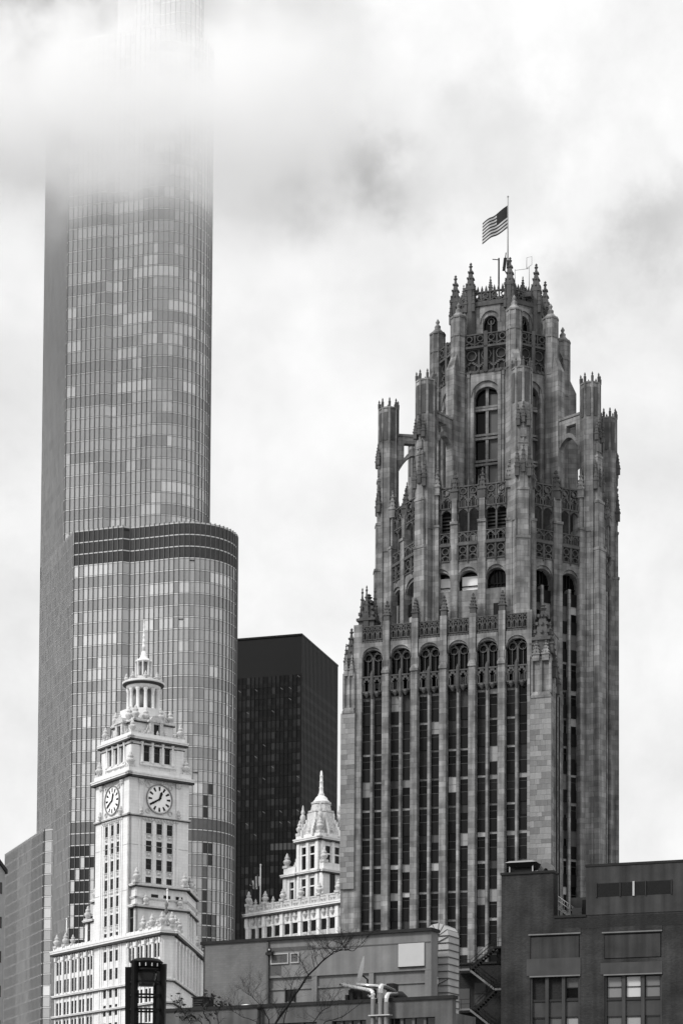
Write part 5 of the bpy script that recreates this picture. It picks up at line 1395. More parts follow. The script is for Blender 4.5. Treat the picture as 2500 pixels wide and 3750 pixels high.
# ------------------------------------------------------------------ dark brick building on the right
BRK = mat('dark_brick', 0.036, 0.9, var=0.5, vscale=0.35, streak=0.34, brick=(0.24, 0.085, 0.8, 0.16), bump=0.2, bscale=6)
BRK2 = mat('darker_brick', 0.025, 0.9, var=0.25, vscale=0.3, streak=0.2, brick=(0.24, 0.085, 0.8, 0.14), bump=0.2, bscale=6)
RENDER_ = mat('painted_render', 0.042, 0.85, var=0.25, vscale=0.5, streak=0.4, bump=0.1, bscale=3)
COPE = mat('coping_dark', 0.022, 0.8, var=0.3, vscale=0.8)
LEDGE = mat('stone_ledge', 0.16, 0.85, var=0.2, vscale=1.0)
FRAMEM = mat('window_frame', 0.030, 0.6)
PANELM = mat('spandrel_panel', 0.055, 0.7, var=0.2, vscale=0.7, streak=.2)
IRON = mat('black_iron', 0.012, 0.6)
GALV = mat('galvanised_steel', 0.42, 0.42, metal=0.35, var=0.12, vscale=1.2)
def rect(F, x0, y0, x1, y1, ly=0.0):
    """a rectangle on the wall ly from two photo corners: lx0, lx1, z0, z1"""
    a = F.ony(x0, (y0 + y1) / 2, ly)[0]; c = F.ony(x1, (y0 + y1) / 2, ly)[0]; m_ = (a + c) / 2
    return a, c, zat(F, y1, m_, ly), zat(F, y0, m_, ly)
Z6 = lambda x, y: (1600 + x / 1.742, 3050 + y / 1.742)
FR = Frame(1834, 3300, 190, -20.0)
bb = thing('brick_building', 'dark brick building with louvre band and grouped sash windows at right', 'building', FR.loc(), R(-20))
def r6(x0, y0, x1, y1, ly=0.0): return rect(FR, *Z6(x0, y0), *Z6(x1, y1), ly)
A = r6(408, 262, 738, 540); Bk = r6(738, 540, 950, 560); Cb = r6(948, 212, 1800, 540)
XR = Cb[1] + 12; ZA, ZB, ZC = A[3], Bk[3], zat(FR, 3050 + 205 / 1.742, r6(1200, 200, 1210, 210)[0], 0)
# windows: openings in the wall
G1 = r6(592, 918, 908, 1165); G2 = r6(1064, 906, 1430, 1160)
P1 = r6(588, 655, 908, 815); P2 = r6(1056, 640, 1428, 800)
b = MB()
FLR_ = G1[3] - r6(600, 1172, 900, 1200)[3]
xs = [(G1[0], G1[1]), (G2[0], G2[1])]
b.box(0, xs[0][0], 0, 1.0, 0, ZB); b.box(xs[0][1], xs[1][0], 0, 1.0, 0, ZB); b.box(xs[1][1], XR, 0, 1.0, 0, ZB)
for k, (g, p) in enumerate(((G1, P1), (G2, P2))):
    b.box(g[0], g[1], 0.002, 1.0, g[3], p[2]); b.box(g[0], g[1], .16, 1.0, p[2], p[3]); b.box(g[0], g[1], 0.002, 1.0, p[3], ZB)
b.box(0.001, A[1], 0.001, 1.6, ZB, ZA); b.box(0.001, A[1] - 3.4, 1.6, 7.0, ZB, ZA); b.box(Bk[1], XR, 0.001, 9, ZB - .01, ZC)
b.box(0, .9, 1.0, 20, 0, ZB); b.box(.9, XR, 8, 20, 0, ZB)
b.build('brick_wall', BRK, bb)
b = MB(); b.box(XR - 14, XR, -.02, .3, ZB - 1.6, ZB + .15); b.box(A[1], XR - 14, -.02, .3, ZB - 1.1, ZB - .02); b.build('patched_course', BRK2, bb)
for (x0, x1, z, n) in ((-.08, A[1] + .1, ZA, 'coping'), (A[1] + .1, Bk[1] - .02, ZB, 'coping'), (Bk[1] - .1, XR, ZC, 'coping')):
    b = MB(); b.box(x0, x1, -.12, 1.0 if z == ZB else 1.7 if z == ZA else 9.1, z, z + .22); b.build(n, COPE, bb)
b = MB(); b.box(A[1] - .02, A[1] + .06, .0, 1.6, ZB, ZA); b.build('return_wall', BRK2, bb)  # shadowed return: shade painted on as a skin of darker brick
# upper right block is painted
b = MB(); b.box(Bk[1] - .03, XR, -.05, .2, ZB + .15, ZC); b.build('painted_wall', RENDER_, bb)
# louvre band
Lv = r6(1014, 312, 1492, 398, -.05); nb_ = 14
b = MB(); b.box(Lv[0], Lv[1], -.07, .0, Lv[2], Lv[3]); b.build('louvre_recess', IRON, bb)
lb_me = MB().faces([(0, -.10, 0), (1, -.10, 0), (1, -.02, .10), (0, -.02, .10), (0, -.08, -.02), (1, -.08, -.02)], [(0, 1, 2, 3), (4, 5, 1, 0)]).mesh(mat('louvre_grey', 0.02, 0.6), 'louvre_blade')
for k in range(nb_): inst('louvre_blade', lb_me, bb, (Lv[0], 0, Lv[2] + (Lv[3] - Lv[2]) * (k + .3) / nb_), 0, (Lv[1] - Lv[0], 1, 1))
for u in (.0, .32, .5, .66, 1.0):
    x = Lv[0] + (Lv[1] - Lv[0]) * u; b = MB(); w = .05 if u != .5 else .09; b.box(x - w, x + w, -.16, .02, Lv[2] - .05, Lv[3] + .05); b.build('louvre_post', GALV if u == .5 else FRAMEM, bb)
# blind panels with a moulded head
for p in (P1, P2):
    b = MB(); b.box(p[0] + .12, p[1] - .12, .06, .17, p[2] + .1, p[3] - .1); b.build('blind_panel', RENDER_, bb)
    b = MB(); b.box(p[0] - .1, p[1] + .08, -.10, .1, p[3] + .08, p[3] + .2); b.build('head_moulding', LEDGE, bb)
    b = MB(); b.box(p[0] - .12, p[1] + .1, -.05, .1, p[3] + .2, p[3] + .65); b.build('head_course', BRK, bb)
# lintels and sash windows
for gi, g in enumerate((G1, G2)):
    b = MB(); b.prism([(g[0] - .35, -.06), (g[1] + .08, -.06), (g[1] + .08, .1), (g[0] - .35, .1)], g[3] + .12, g[3] + (1.75 if gi == 0 else 1.2)); b.build('lintel', mat('concrete_lintel', 0.06, 0.9, var=.2, vscale=.6, streak=.15), bb)
    b = MB(); b.box(g[0] - .05, g[1] + .05, -.12, .2, g[3], g[3] + .12); b.build('lintel_edge', LEDGE, bb)
    w = (g[1] - g[0]) / 3
    for k in range(4):
        x = g[0] + w * k; b = MB(); b.box(max(x - .16, g[0]), min(x + .16, g[1]), .16 if gi else .1, .5, 0, g[3]); b.build('mullion', PANELM, bb)
    for fl in range(6):
        zt = g[3] - fl * FLR_; zb_ = zt - FLR_ * .56
        for k in range(3):
            x0, x1 = g[0] + w * k + .17, g[0] + w * (k + 1) - .17
            tone = {0: [.05, .05, .10], 1: [.20, .50, .16]}[gi][k] if fl == 0 else [.05, .12, .3][(k + gi) % 3]
            o_ = bpy.data.objects.new('window', None); COL.objects.link(o_); o_.parent = bb
            if gi == 0 and fl == 0 and k < 2:
                b = MB(); b.box(x0, x1, .45, .6, zb_, zt); b.build('bricked_infill', BRK2, o_)
            else:
                b = MB(); zm = (zt + zb_) / 2
                for (a_, c_, d_, e_) in ((x0, x1, zt - .12, zt), (x0, x1, zm - .04, zm + .04), (x0, x1, zb_, zb_ + .1), (x0, x0 + .08, zb_, zt), (x1 - .08, x1, zb_, zt)): b.box(a_, c_, .36, .5, d_, e_)
                b.build('frame', FRAMEM, o_)
                for (z0, z1) in ((zm + .04, zt - .12), (zb_ + .1, zm - .04)):
                    dark = gi == 0 and z1 < zm
                    b = MB(); b.poly([(x0 + .08, .44, z0), (x1 - .08, .44, z0), (x1 - .08, .44, z1), (x0 + .08, .44, z1)]); b.build('pane', glass('sash_glass_%d_%d_%d_%d' % (gi, fl, k, dark), .006 if dark else tone, 1.3), o_)
            b = MB(); b.box(x0 - .02, x1 + .02, .25, .5, zb_ - .2, zb_); b.build('sill', FRAMEM, o_)
            b = MB(); b.box(x0 - .02, x1 + .02, .34, .5, zt - FLR_, zb_ - .2); b.build('spandrel_panel', PANELM, bb)
b = MB(); b.box(.9, XR, 1.0, 1.2, 0, ZB - .3); b.build('inner_wall', IRON, bb)
# roof stair with rail behind the gap
def ironbar(b, p, q, r): b.tube([p, q], r, 5)
rs = thing('roof_stair', 'light steel roof stair with handrails in the gap of the brick parapet', 'stair', FR.loc(), R(-20))
ZV = lambda x, y: (1800 + x / 3.92, 3100 + y / 3.92)
def pv(x, y, ly): l = FR.ony(*ZV(x, y), ly); return (l[0], ly, l[1])
b = MB(); p, q = pv(940, 850, 4.0), pv(1140, 1005, 4.0); b.obox((0, 0), (1, 0), 0, 0, 0, 0, 0, 0) if False else None
for ly in (4.0, 4.9):
    b = MB(); p, q = pv(930, 850, 4.0), pv(1150, 1010, 4.0); b.faces([(p[0], ly, p[2] - .25), (q[0], ly, q[2] - .25), (q[0], ly, q[2] + .12), (p[0], ly, p[2] + .12), (p[0], ly + .06, p[2] - .25), (q[0], ly + .06, q[2] - .25), (q[0], ly + .06, q[2] + .12), (p[0], ly + .06, p[2] + .12)], [(0, 1, 2, 3), (7, 6, 5, 4), (3, 2, 6, 7), (0, 4, 5, 1)]); b.build('stringer', mat('pale_steel', 0.5, .5), rs)
    for dz in (.55, 1.0):
        b = MB(); ironbar(b, (p[0], ly, p[2] + dz), (q[0], ly, q[2] + dz), .035); b.build('handrail', GALV, rs)
    for k in range(4):
        u = k / 3; b = MB(); ironbar(b, (p[0] + (q[0] - p[0]) * u, ly, p[2] + (q[2] - p[2]) * u), (p[0] + (q[0] - p[0]) * u, ly, p[2] + (q[2] - p[2]) * u + 1.0), .03); b.build('baluster', GALV, rs)
for k in range(7):
    u = (k + .5) / 7; x = p[0] + (q[0] - p[0]) * u; z = p[2] + (q[2] - p[2]) * u; b = MB(); b.box(x - .14, x + .14, 4.0, 4.95, z - .03, z + .02); b.build('tread', GALV, rs)
b = MB(); p = pv(1150, 1000, 4.0); q = pv(1290, 880, 4.0); b.box(p[0], q[0], 3.9, 4.6, ZB - .6, q[2]); b.build('platform_panel', mat('platform_grey', 0.16, .7, var=.1), rs)
b = MB(); b.box(A[1], Bk[1] + .5, 7.0, 7.4, ZB - 1, FR.ony(*ZV(1100, 738), 7.0)[1]); b.build('gap_wall', RENDER_, bb)
b = MB(); p = FR.ony(*ZV(1300, 770), 3.5); q = FR.ony(*ZV(1350, 1000), 3.5); b.box(p[0], q[0], 3.3, 3.6, q[1], p[1]); b.build('gap_hatch', IRON, bb)
# roof exhaust with a flat rain cap, and a bent cowl beside it
vt = thing('roof_exhaust', 'flat capped roof exhaust vent on the brick building', 'vent', FR.loc(), R(-20))
p0, p1 = pv(235, 262, 2.5), pv(690, 262, 2.5); zc0, zc1 = pv(450, 262, 2.5)[2], pv(450, 238, 2.5)[2]
xm = (p0[0] + p1[0]) / 2; hw = (p1[0] - p0[0]) / 2
b = MB(); b.prism([(xm - hw, 1.0), (xm + hw, 1.0), (xm + hw, 4.0), (xm - hw, 4.0)], zc0, zc1 + .02, [(xm - hw * .7, 1.2), (xm + hw * .7, 1.2), (xm + hw * .7, 3.8), (xm - hw * .7, 3.8)]); b.build('rain_cap', mat('cap_sheet', .22, .5, var=.1), vt)
b = MB(); b.prism([(xm - hw * .62, 1.4), (xm + hw * .62, 1.4), (xm + hw * .62, 3.6), (xm - hw * .62, 3.6)], zc0 - .45, zc0 - .01, [(xm - hw * .95, 1.05), (xm + hw * .95, 1.05), (xm + hw * .95, 3.95), (xm - hw * .95, 3.95)]); b.build('hood', IRON, vt)
b = MB(); b.box(xm - hw * .45, xm + hw * .55, 1.6, 3.4, ZA, zc0 - .3); b.build('throat', IRON, vt)
for (sx, sy) in ((-.72, 1.4), (.72, 1.4), (-.72, 3.6), (.72, 3.6)):
    b = MB(); b.box(xm + hw * sx - .05, xm + hw * sx + .05, sy - .05, sy + .05, ZA, zc0 - .1); b.build('leg', GALV, vt)
cwv = thing('bent_cowl', 'grey bent sheet metal cowl beside the flat roof vent', 'vent', FR.loc(), R(-20))
c0 = pv(800, 370, 3.0); rr_ = abs(pv(890, 370, 3.0)[0] - c0[0])
b = MB(); n = 10
for k in range(n):
    a0, a1 = math.pi * k / n, math.pi * (k + 1) / n
    for (y0, y1) in ((2.2, 3.6),):
        vs = [(c0[0] + r * math.cos(a), y, c0[2] + r * 1.25 * math.sin(a)) for y in (y0, y1) for (r, a) in ((rr_ * .35, a0), (rr_ * 1.1, a0), (rr_ * 1.1, a1), (rr_ * .35, a1))]
        b.faces(vs, [(0, 1, 2, 3), (7, 6, 5, 4), (1, 5, 6, 2), (0, 3, 7, 4)])
b.build('elbow', mat('dull_metal', 0.14, .6, var=.15), cwv)
b = MB(); b.box(c0[0] + rr_ * .35, c0[0] + rr_ * 1.1, 2.2, 3.6, ZA, c0[2]); b.build('riser', mat('dull_metal', 0.14, .6, var=.15), cwv)

# ------------------------------------------------------------------ dark recessed building with the fire escape
ZD = lambda x, y: (1480 + x / 3.92, 3330 + y / 3.92)
RY = 7.5
db = thing('dark_rear_building', 'dark recessed brick building behind the fire escape', 'building', FR.loc(), R(-20))
def rD(x0, y0, x1, y1, ly=RY): return rect(FR, *ZD(x0, y0), *ZD(x1, y1), ly)
D0 = rD(600, 790, 1450, 1640); ZDT = D0[3]
b = MB(); b.box(D0[0], D0[1] + 2, RY, RY + 6, 0, ZDT); b.build('wall', BRK2, db)
b = MB(); b.box(D0[0] - .1, D0[1] + 2, RY - .15, RY + 6.1, ZDT, ZDT + .2); b.build('coping', COPE, db)
q = rD(775, 1140, 935, 1420); b = MB(); b.box(q[0], q[1], RY - .05, RY + .1, q[2], q[3]); b.build('door', mat('grey_door', 0.075, .7, var=.1), db)
q = rD(1010, 1060, 1165, 1370); b = MB(); b.box(q[0] - .1, q[1] + .1, RY - .06, RY + .05, q[2] - .1, q[3] + .12); wd = b.build('window_frame', FRAMEM, db)
for (z0, z1) in ((q[2], (q[2] + q[3]) / 2 - .05), ((q[2] + q[3]) / 2 + .05, q[3])):
    b = MB(); b.box(q[0], q[1], RY - .09, RY - .05, z0, z1); b.build('pane', mat('dim_pane', 0.06, .4), wd)
fe = thing('fire_escape', 'black iron fire escape zigzagging down the dark rear wall', 'fire escape', FR.loc(), R(-20))
STR = mat('worn_stringer', 0.14, .7, var=.35, vscale=1.5)
EY = 5.0
def pd(x, y, ly=EY): l = FR.ony(*ZD(x, y), ly); return (l[0], ly, l[1])
def flight(p, q, m_, w=.9):
    for ly in (EY, EY + w):
        b = MB(); b.faces([(p[0], ly, p[2] - .16), (q[0], ly, q[2] - .16), (q[0], ly, q[2] + .10), (p[0], ly, p[2] + .10), (p[0], ly + .05, p[2] - .16), (q[0], ly + .05, q[2] - .16), (q[0], ly + .05, q[2] + .10), (p[0], ly + .05, p[2] + .10)], [(0, 1, 2, 3), (7, 6, 5, 4), (3, 2, 6, 7), (0, 4, 5, 1)]); b.build('stringer', m_ if ly == EY else IRON, fe)
        for dz in (.5, .9):
            b = MB(); ironbar(b, (p[0], ly, p[2] + dz), (q[0], ly, q[2] + dz), .022); b.build('handrail', IRON, fe)
        for k in range(5):
            u = k / 4; x = p[0] + (q[0] - p[0]) * u; z = p[2] + (q[2] - p[2]) * u; b = MB(); ironbar(b, (x, ly, z), (x, ly, z + .9), .018); b.build('baluster', IRON, fe)
    n = max(4, int(abs(p[2] - q[2]) / .2))
    for k in range(n):
        u = (k + .5) / n; x = p[0] + (q[0] - p[0]) * u; z = p[2] + (q[2] - p[2]) * u; b = MB(); b.box(x - .13, x + .13, EY + .05, EY + w, z - .02, z + .02); b.build('tread', IRON, fe)
def landing(p, q, m_, w=1.0):
    b = MB(); b.box(min(p[0], q[0]), max(p[0], q[0]), EY, EY + 2.4, p[2] - .14, p[2] + .06); b.build('landing', m_, fe)
    for dz in (.5, .95): 
        b = MB(); ironbar(b, (p[0], EY, p[2] + dz), (q[0], EY, p[2] + dz), .022); b.build('handrail', IRON, fe)
    for u in (0, .5, 1): 
        b = MB(); x = p[0] + (q[0] - p[0]) * u; ironbar(b, (x, EY, p[2]), (x, EY, p[2] + .95), .02); b.build('baluster', IRON, fe)
landing(pd(690, 865), pd(935, 865), STR); landing(pd(1290, 540), pd(1400, 540), IRON); landing(pd(1285, 1142), pd(1400, 1142), STR); landing(pd(690, 1435), pd(940, 1435), STR)
flight(pd(935, 865), pd(1290, 540), IRON); flight(pd(940, 872), pd(1290, 1142), STR); flight(pd(1290, 1165), pd(1010, 1435), IRON); flight(pd(940, 1440), pd(1290, 1715), STR)
b = MB(); p = pd(1345, 600); b.box(p[0] - .5, p[0] + .6, EY + 1.2, EY + 2.6, pd(1345, 760)[2], pd(1345, 560)[2]); b.build('stair_head', IRON, fe)

# ------------------------------------------------------------------ grey rendered plant building in the middle
AM = -27.5
STUC = mat('grey_stucco', 0.165, 0.9, var=0.15, vscale=0.6, streak=0.2, bump=0.1, bscale=5)
STUCD = mat('grey_painted_brick', 0.13, 0.9, var=0.18, vscale=0.4, streak=0.14, brick=(.4, .2, .85, .06), bump=0.15, bscale=6)
STUCP = mat('patch_paint', 0.085, 0.9, var=0.1)
FM = Frame(1578, 3450, 165, AM)
gb = thing('plant_building', 'low grey rendered building with white panel and louvre vent in front', 'building', FM.loc(), R(AM))
Z7 = lambda x, y: (700 + x / 1.568, 3300 + y / 1.568)
def r7(x0, y0, x1, y1, ly=0.0): return rect(FM, *Z7(x0, y0), *Z7(x1, y1), ly)
xl = FM.ony(754, 3500, 0)[0]; xs_ = FM.ony(*Z7(441, 300), 0)[0]; ZM = zat(FM, 3300 + 213 / 1.568, (xl) / 2, 0)
zl0 = zat(FM, 3300 + 440 / 1.568, FM.ony(*Z7(500, 440), 0)[0], 0)
b = MB(); b.box(xl, xs_, -.15, 10, 0, ZM); b.build('brick_bay', STUCD, gb)
b = MB(); b.box(xl - .35, xl, .2, 10, 0, ZM - .1); b.build('end_wall', mat('dark_end', .03, .9), gb)  # end wall set much darker than the brick bay
b = MB(); b.box(xs_ + .02, 0, .0, 1.25, zl0, ZM); b.box(xs_ + .02, 0.001, .25, 1.25, 0, zl0); b.box(xs_ + .02, -5.0, 1.25, 8, 0, ZM - .5); b.build('stucco_wall', STUC, gb)
b = MB(); b.box(xs_ - .02, xs_ + .14, -.2, .1, 0, ZM - .1); b.build('downpipe', STUCP, gb)
b = MB(); b.box(xl - .4, .15, -.3, 1.4, ZM, ZM + .26); b.build('coping', COPE, gb)
b = MB(); b.box(xs_ + .1, -.05, -.03, .1, ZM - .95, ZM - .85); b.build('string_line', STUCP, gb)
for (x0, x1) in ((690, 720), (1018, 1045), (1340, 1378)):
    q = r7(x0, 450, x1, 560); b = MB(); b.box(q[0], min(q[1], -.001), .02, .3, 0, zl0 - .001); b.build('pilaster', STUC, gb)
b = MB(); b.box(xs_ + .2, -.3, .12, .3, zl0 - 1.05, zl0 - .9); b.build('ledge', STUC, gb)
q = r7(1192, 243, 1340, 375); b = MB(); b.box(q[0], q[1], -.14, -.01, q[2], q[3]); b.build('white_panel', mat('white_board', 0.42, .7, var=.04), gb)
b = MB(); b.box(q[0] - .02, q[1] + .02, -.16, -.01, q[2] - .07, q[2] - .002); b.build('panel_sill', COPE, gb)
for (x0, y0, x1, y1) in ((465, 307, 556, 356), (577, 303, 616, 350)):
    q = r7(x0, y0, x1, y1); b = MB(); b.box(q[0], q[1], -.03, -.01, q[2], q[3]); v_ = b.build('vent_back', IRON, gb)
    for k in range(8): b = MB(); z = q[2] + (q[3] - q[2]) * (k + .25) / 8; b.faces([(q[0], -.10, z), (q[1], -.10, z), (q[1], -.05, z + .05), (q[0], -.05, z + .05)], [(0, 1, 2, 3)]); b.build('louvre_blade', STUC, gb)
    for (a_, c_, d_, e_) in ((q[0] - .1, q[1] + .1, q[3], q[3] + .1), (q[0] - .1, q[1] + .1, q[2] - .1, q[2]), (q[0] - .1, q[0], q[2], q[3]), (q[1], q[1] + .1, q[2], q[3])):
        b = MB(); b.box(a_, c_, -.13, -.01, d_, e_); b.build('vent_frame', mat('vent_frame', .34, .7), gb)
q = r7(450, 365, 518, 428); b = MB(); b.box(q[0], q[1], -.006, .002, q[2], q[3]); b.build('paint_patch', STUCP, gb)
q = r7(450, 262, 715, 282); b = MB(); b.box(q[0], q[1], -.006, .002, q[2], q[3]); b.build('paint_patch', STUCP, gb)
q = r7(540, 503, 586, 572); b = MB(); b.box(q[0], q[1], .2, .248, q[2], q[3]); wn_ = b.build('window', IRON, gb)
for (a_, c_) in ((q[0] - .1, q[0]), (q[1], q[1] + .1)): b = MB(); b.box(a_, c_, .1, .26, q[2] - .1, q[3] + .1); b.build('window_frame', COPE, wn_)
b = MB(); b.box((q[0] + q[1]) / 2 - .05, (q[0] + q[1]) / 2 + .05, .15, .26, q[2], q[3]); b.build('window_frame', COPE, wn_)
# wall lamp
lp = FM.ony(*Z7(455, 288), -.2); sl_ = thing('wall_lamp', 'small dark floodlight fixed at the corner of the grey building', 'lamp', world(FM, lp[0], -.2) + (lp[1],), R(AM))
MB().box(-.3, .3, -.35, 0, -.35, -.12).build('bracket', COPE, sl_); MB().lathe((0, -.2), [(.18, -.12), (.2, .1), (.12, .3)], 8).build('head', COPE, sl_); MB().lathe((.08, -.34), [(.08, .0), (.08, .15)], 8).build('lens', GALV, sl_)
# sheet metal duct with bent top
dt = thing('ventilation_duct', 'pale flanged sheet metal duct bending over the grey roof edge', 'duct', FM.loc(), R(AM))
FL_M = mat('flange_dark', 0.07, .6)
DY = 3.2
def p3(x, y, ly=DY): l = FM.ony(*ZD(x, y), ly); return (l[0], l[1])
x0, x1 = p3(484, 800)[0], p3(628, 800)[0]; zb_, zt_ = p3(550, 1300)[1], p3(550, 380)[1]; yd = DY + 2.2
DUCT = mat('duct_sheet', 0.40, .5, metal=.25, var=.10, vscale=.8, streak=.1)
nseg = 9
for k in range(nseg + 3):
    za = zt_ - (zt_ - zb_) * (k + 1) / nseg; zc = zt_ - (zt_ - zb_) * k / nseg
    b = MB(); b.box(x0, x1, DY, yd, za + .03, zc - .03); b.build('duct_section', DUCT, dt)
    b = MB(); b.box(x0 - .05, x1 + .07, DY - .07, yd + .05, zc - .035, zc + .035); b.build('flange', FL_M, dt)
    if k in (0, 6): b = MB(); ironbar(b, (x0, DY - .06, za + .1), (x1, DY - .06, zc - .1), .035); b.build('brace', FL_M, dt)
wD = x1 - x0; cxd = x0 - .05; rO, rI = wD + .05, .05
nE = 6
for k in range(nE):
    a0, a1 = R(28) * k, R(28) * (k + 1)
    vs = [(cxd + r * math.cos(a) * (1.0 if a < 1.6 else 1.35), y, zt_ + r * math.sin(a) * 1.12) for y in (DY, yd) for (r, a) in ((rI, a0 + .02), (rO, a0 + .02), (rO, a1 - .02), (rI, a1 - .02))]
    b = MB(); b.faces(vs, [(0, 1, 2, 3), (7, 6, 5, 4), (1, 5, 6, 2), (0, 3, 7, 4), (0, 4, 5, 1), (3, 2, 6, 7)]); b.build('elbow_gore', DUCT, dt)
    a = a1; b = MB(); s_ = 1.0 if a < 1.6 else 1.35
    b.tube([(cxd + rI * math.cos(a), DY - .03, zt_ + rI * math.sin(a)), (cxd + rO * math.cos(a) * s_, DY - .03, zt_ + rO * math.sin(a) * 1.12), (cxd + rO * math.cos(a) * s_, yd, zt_ + rO * math.sin(a) * 1.12)], .022, 4); b.build('flange', FL_M, dt)

# ------------------------------------------------------------------ lower building in front with parapet
FL_ = Frame(1655, 3670, 138, -28.5)
lbd = thing('low_front_building', 'low grey building with dark coping and strip windows at bottom edge', 'building', FL_.loc(), R(-28.5))
def rl(x0, y0, x1, y1, ly=0.0): return rect(FL_, x0, y0, x1, y1, ly)
xl2 = FL_.ony(604, 3716, 0)[0]; ZL = zat(FL_, 3676, FL_.ony(1250, 3676, 0)[0], 0)
LWALL = mat('low_wall', 0.085, .9, var=.25, vscale=.6, streak=.4, bump=.1)
zwin = zat(FL_, 3727, FL_.ony(1500, 3727, 0)[0], 0)
wins = [rl(930, 3730, 1160, 3750), rl(1215, 3730, 1340, 3750), rl(1425, 3726, 1592, 3750)]
xs2 = sorted((q[0], q[1]) for q in wins); ex = [xl2] + [v for s in xs2 for v in s] + [0]
b = MB(); b.box(xl2, 0, 0.001, .6, zwin, ZL)
for k in range(0, len(ex), 2): b.box(ex[k], ex[k + 1], 0, .6, 0, zwin)
b.box(xl2, -9, .6, 20, 0, ZL - .9); b.box(-9, -.3, .6, 4.5, 0, ZL - .9); b.build('wall', LWALL, lbd)
b = MB(); b.box(xl2, .12, -.12, .7, ZL, ZL + .24); b.build('coping', COPE, lbd)
for (a_, c_) in xs2:
    b = MB(); b.box(a_, c_, .35, .4, zwin - 2.2, zwin); w_ = b.build('window', G_DARK, lbd)
    for k in range(1, 4): b = MB(); x = a_ + (c_ - a_) * k / 4; b.box(x - .1, x + .1, .2, .38, zwin - 2.2, zwin); b.build('window_post', LWALL, w_)
# ------------------------------------------------------------------ steel exhaust pipes
ZP = lambda x, y: (1180 + x / 3.136, 3480 + y / 3.136)
def pp(x, y, ly=-.5): l = FL_.ony(*ZP(x, y), ly); return Vector((l[0], ly, l[1]))
STEEL = mat('polished_pipe', 0.55, .22, metal=0.9, var=.08, vscale=1.5)
ep = thing('exhaust_pipes', 'three bent polished steel exhaust pipes rising past the low parapet', 'pipe', FL_.loc(), R(-28.5))
def bend(p, q, r, n=6):
    """rounded corner at p between straight runs"""
    a, c, d = p
    u = (a - c).normalized() * r; v = (d - c).normalized() * r
    return [c + u * (1 - t) ** 2 + v * t ** 2 for t in [k / n for k in range(n + 1)]]
def pipe(pts, rad, r):
    out = [pts[0]]
    for k in range(1, len(pts) - 1): out += bend((pts[k - 1], pts[k], pts[k + 1]), None, r)
    out.append(pts[-1]); b = MB(); b.tube(out, rad, 12); return b.build('pipe', STEEL, ep)
DULL = mat('riser_sleeve', .16, .45, metal=.5, var=.1)  # sleeves added over the pipes; their darker metal dims the upright runs
def riser(a_, r): MB().tube([(a_.x, -.5, 0), (a_.x, -.5, a_.z - .55)], r, 12).build('riser', DULL, ep)
a_ = pp(582, 470); riser(a_, .17); pipe([Vector((a_.x, -.5, 0)), a_, pp(225, 395, .6)], .16, .35)
MB().lathe((0, 0), [(.16, -.05), (.17, .05)], 12).build('pipe_end', IRON, ep).location = pp(222, 394, .6)
a_ = pp(668, 400); riser(a_, .19); pipe([Vector((a_.x, -.5, 0)), a_, pp(820, 470, 2.2)], .18, .35)
a_ = pp(735, 505); riser(a_, .19); pipe([Vector((a_.x, -.5, 0)), a_, pp(850, 505, 1.6)], .17, .4)
pipe([pp(395, 395, 1.2), pp(650, 418, 1.2)], .14, .2)
pipe([pp(520, 520, .9), pp(600, 560, .9), pp(620, 590, .9)], .12, .15)
for p_, ly in ((pp(425, 500, .8), .8), (pp(340, 480, .9), .9)): b = MB(); b.box(p_.x - .12, p_.x + .12, ly - .1, ly + .1, ZL - .8, p_.z + .3); b.build('support', IRON, ep)
b = MB(); p_, q_ = pp(530, 750, -.75), pp(770, 750, -.75); b.box(p_.x, q_.x, -.8, -.3, p_.z - .04, p_.z + .04); b.build('clamp', GALV, ep)
pu = thing('pump_unit', 'dark rooftop machine boxes under the steel pipes', 'machine', FL_.loc(), R(-28.5))
for (x0, x1, y0, ly) in ((262, 290, 512, .9), (300, 425, 455, 1.2), (432, 556, 445, 1.4)):
    p_, q_ = pp(x0, y0, ly), pp(x1, y0, ly); b = MB(); b.box(p_.x, q_.x, ly, ly + .9, ZL - .8, p_.z); b.build('cabinet', IRON, pu)
p_, q_ = pp(750, 385, 2.6), pp(828, 470, 2.6); b = MB(); b.box(p_.x, q_.x, 2.4, 3.2, q_.z - 1, p_.z); b.build('cowl', IRON, pu)
p_ = pp(860, 560, 2.0); b = MB(); b.lathe((p_.x, 2.2), [(.7, ZL - .8), (.65, p_.z + .2), (.3, p_.z + .55)], 10); b.build('motor', IRON, pu)
sdish = pp(440, 290, 3.5)
sd = thing('satellite_dish', 'pale satellite dish seen edge on above the pipes', 'dish', world(FL_, sdish.x, 3.5) + (sdish.z,), R(-3))
b = MB(); ang = R(14); n = 20; rad_d = 1.42
for j in range(4):
    for k in range(n):
        vs = []
        for (r, a) in ((rad_d * j / 4, 2 * math.pi * k / n), (rad_d * (j + 1) / 4, 2 * math.pi * k / n), (rad_d * (j + 1) / 4, 2 * math.pi * (k + 1) / n), (rad_d * j / 4, 2 * math.pi * (k + 1) / n)):
            y, z = r * math.cos(a), r * math.sin(a); x = -.22 * (r / rad_d) ** 2
            vs.append((x * math.cos(ang) + z * math.sin(ang) + .1, y, z * math.cos(ang) - x * math.sin(ang)))
        b.poly(vs if j else [vs[0], vs[1], vs[2]], True)
b.build('reflector', mat('dish_white', .6, .5), sd)
b = MB(); b.tube([(.15, 0, 0), (.5, 0, -.3), (.5, 0, -2.2)], .07, 6); b.tube([(.5, 0, -.6), (.9, .3, -1.6)], .04, 5); b.tube([(.5, 0, -.9), (.2, .2, -1.7)], .04, 5); b.build('mount', IRON, sd)
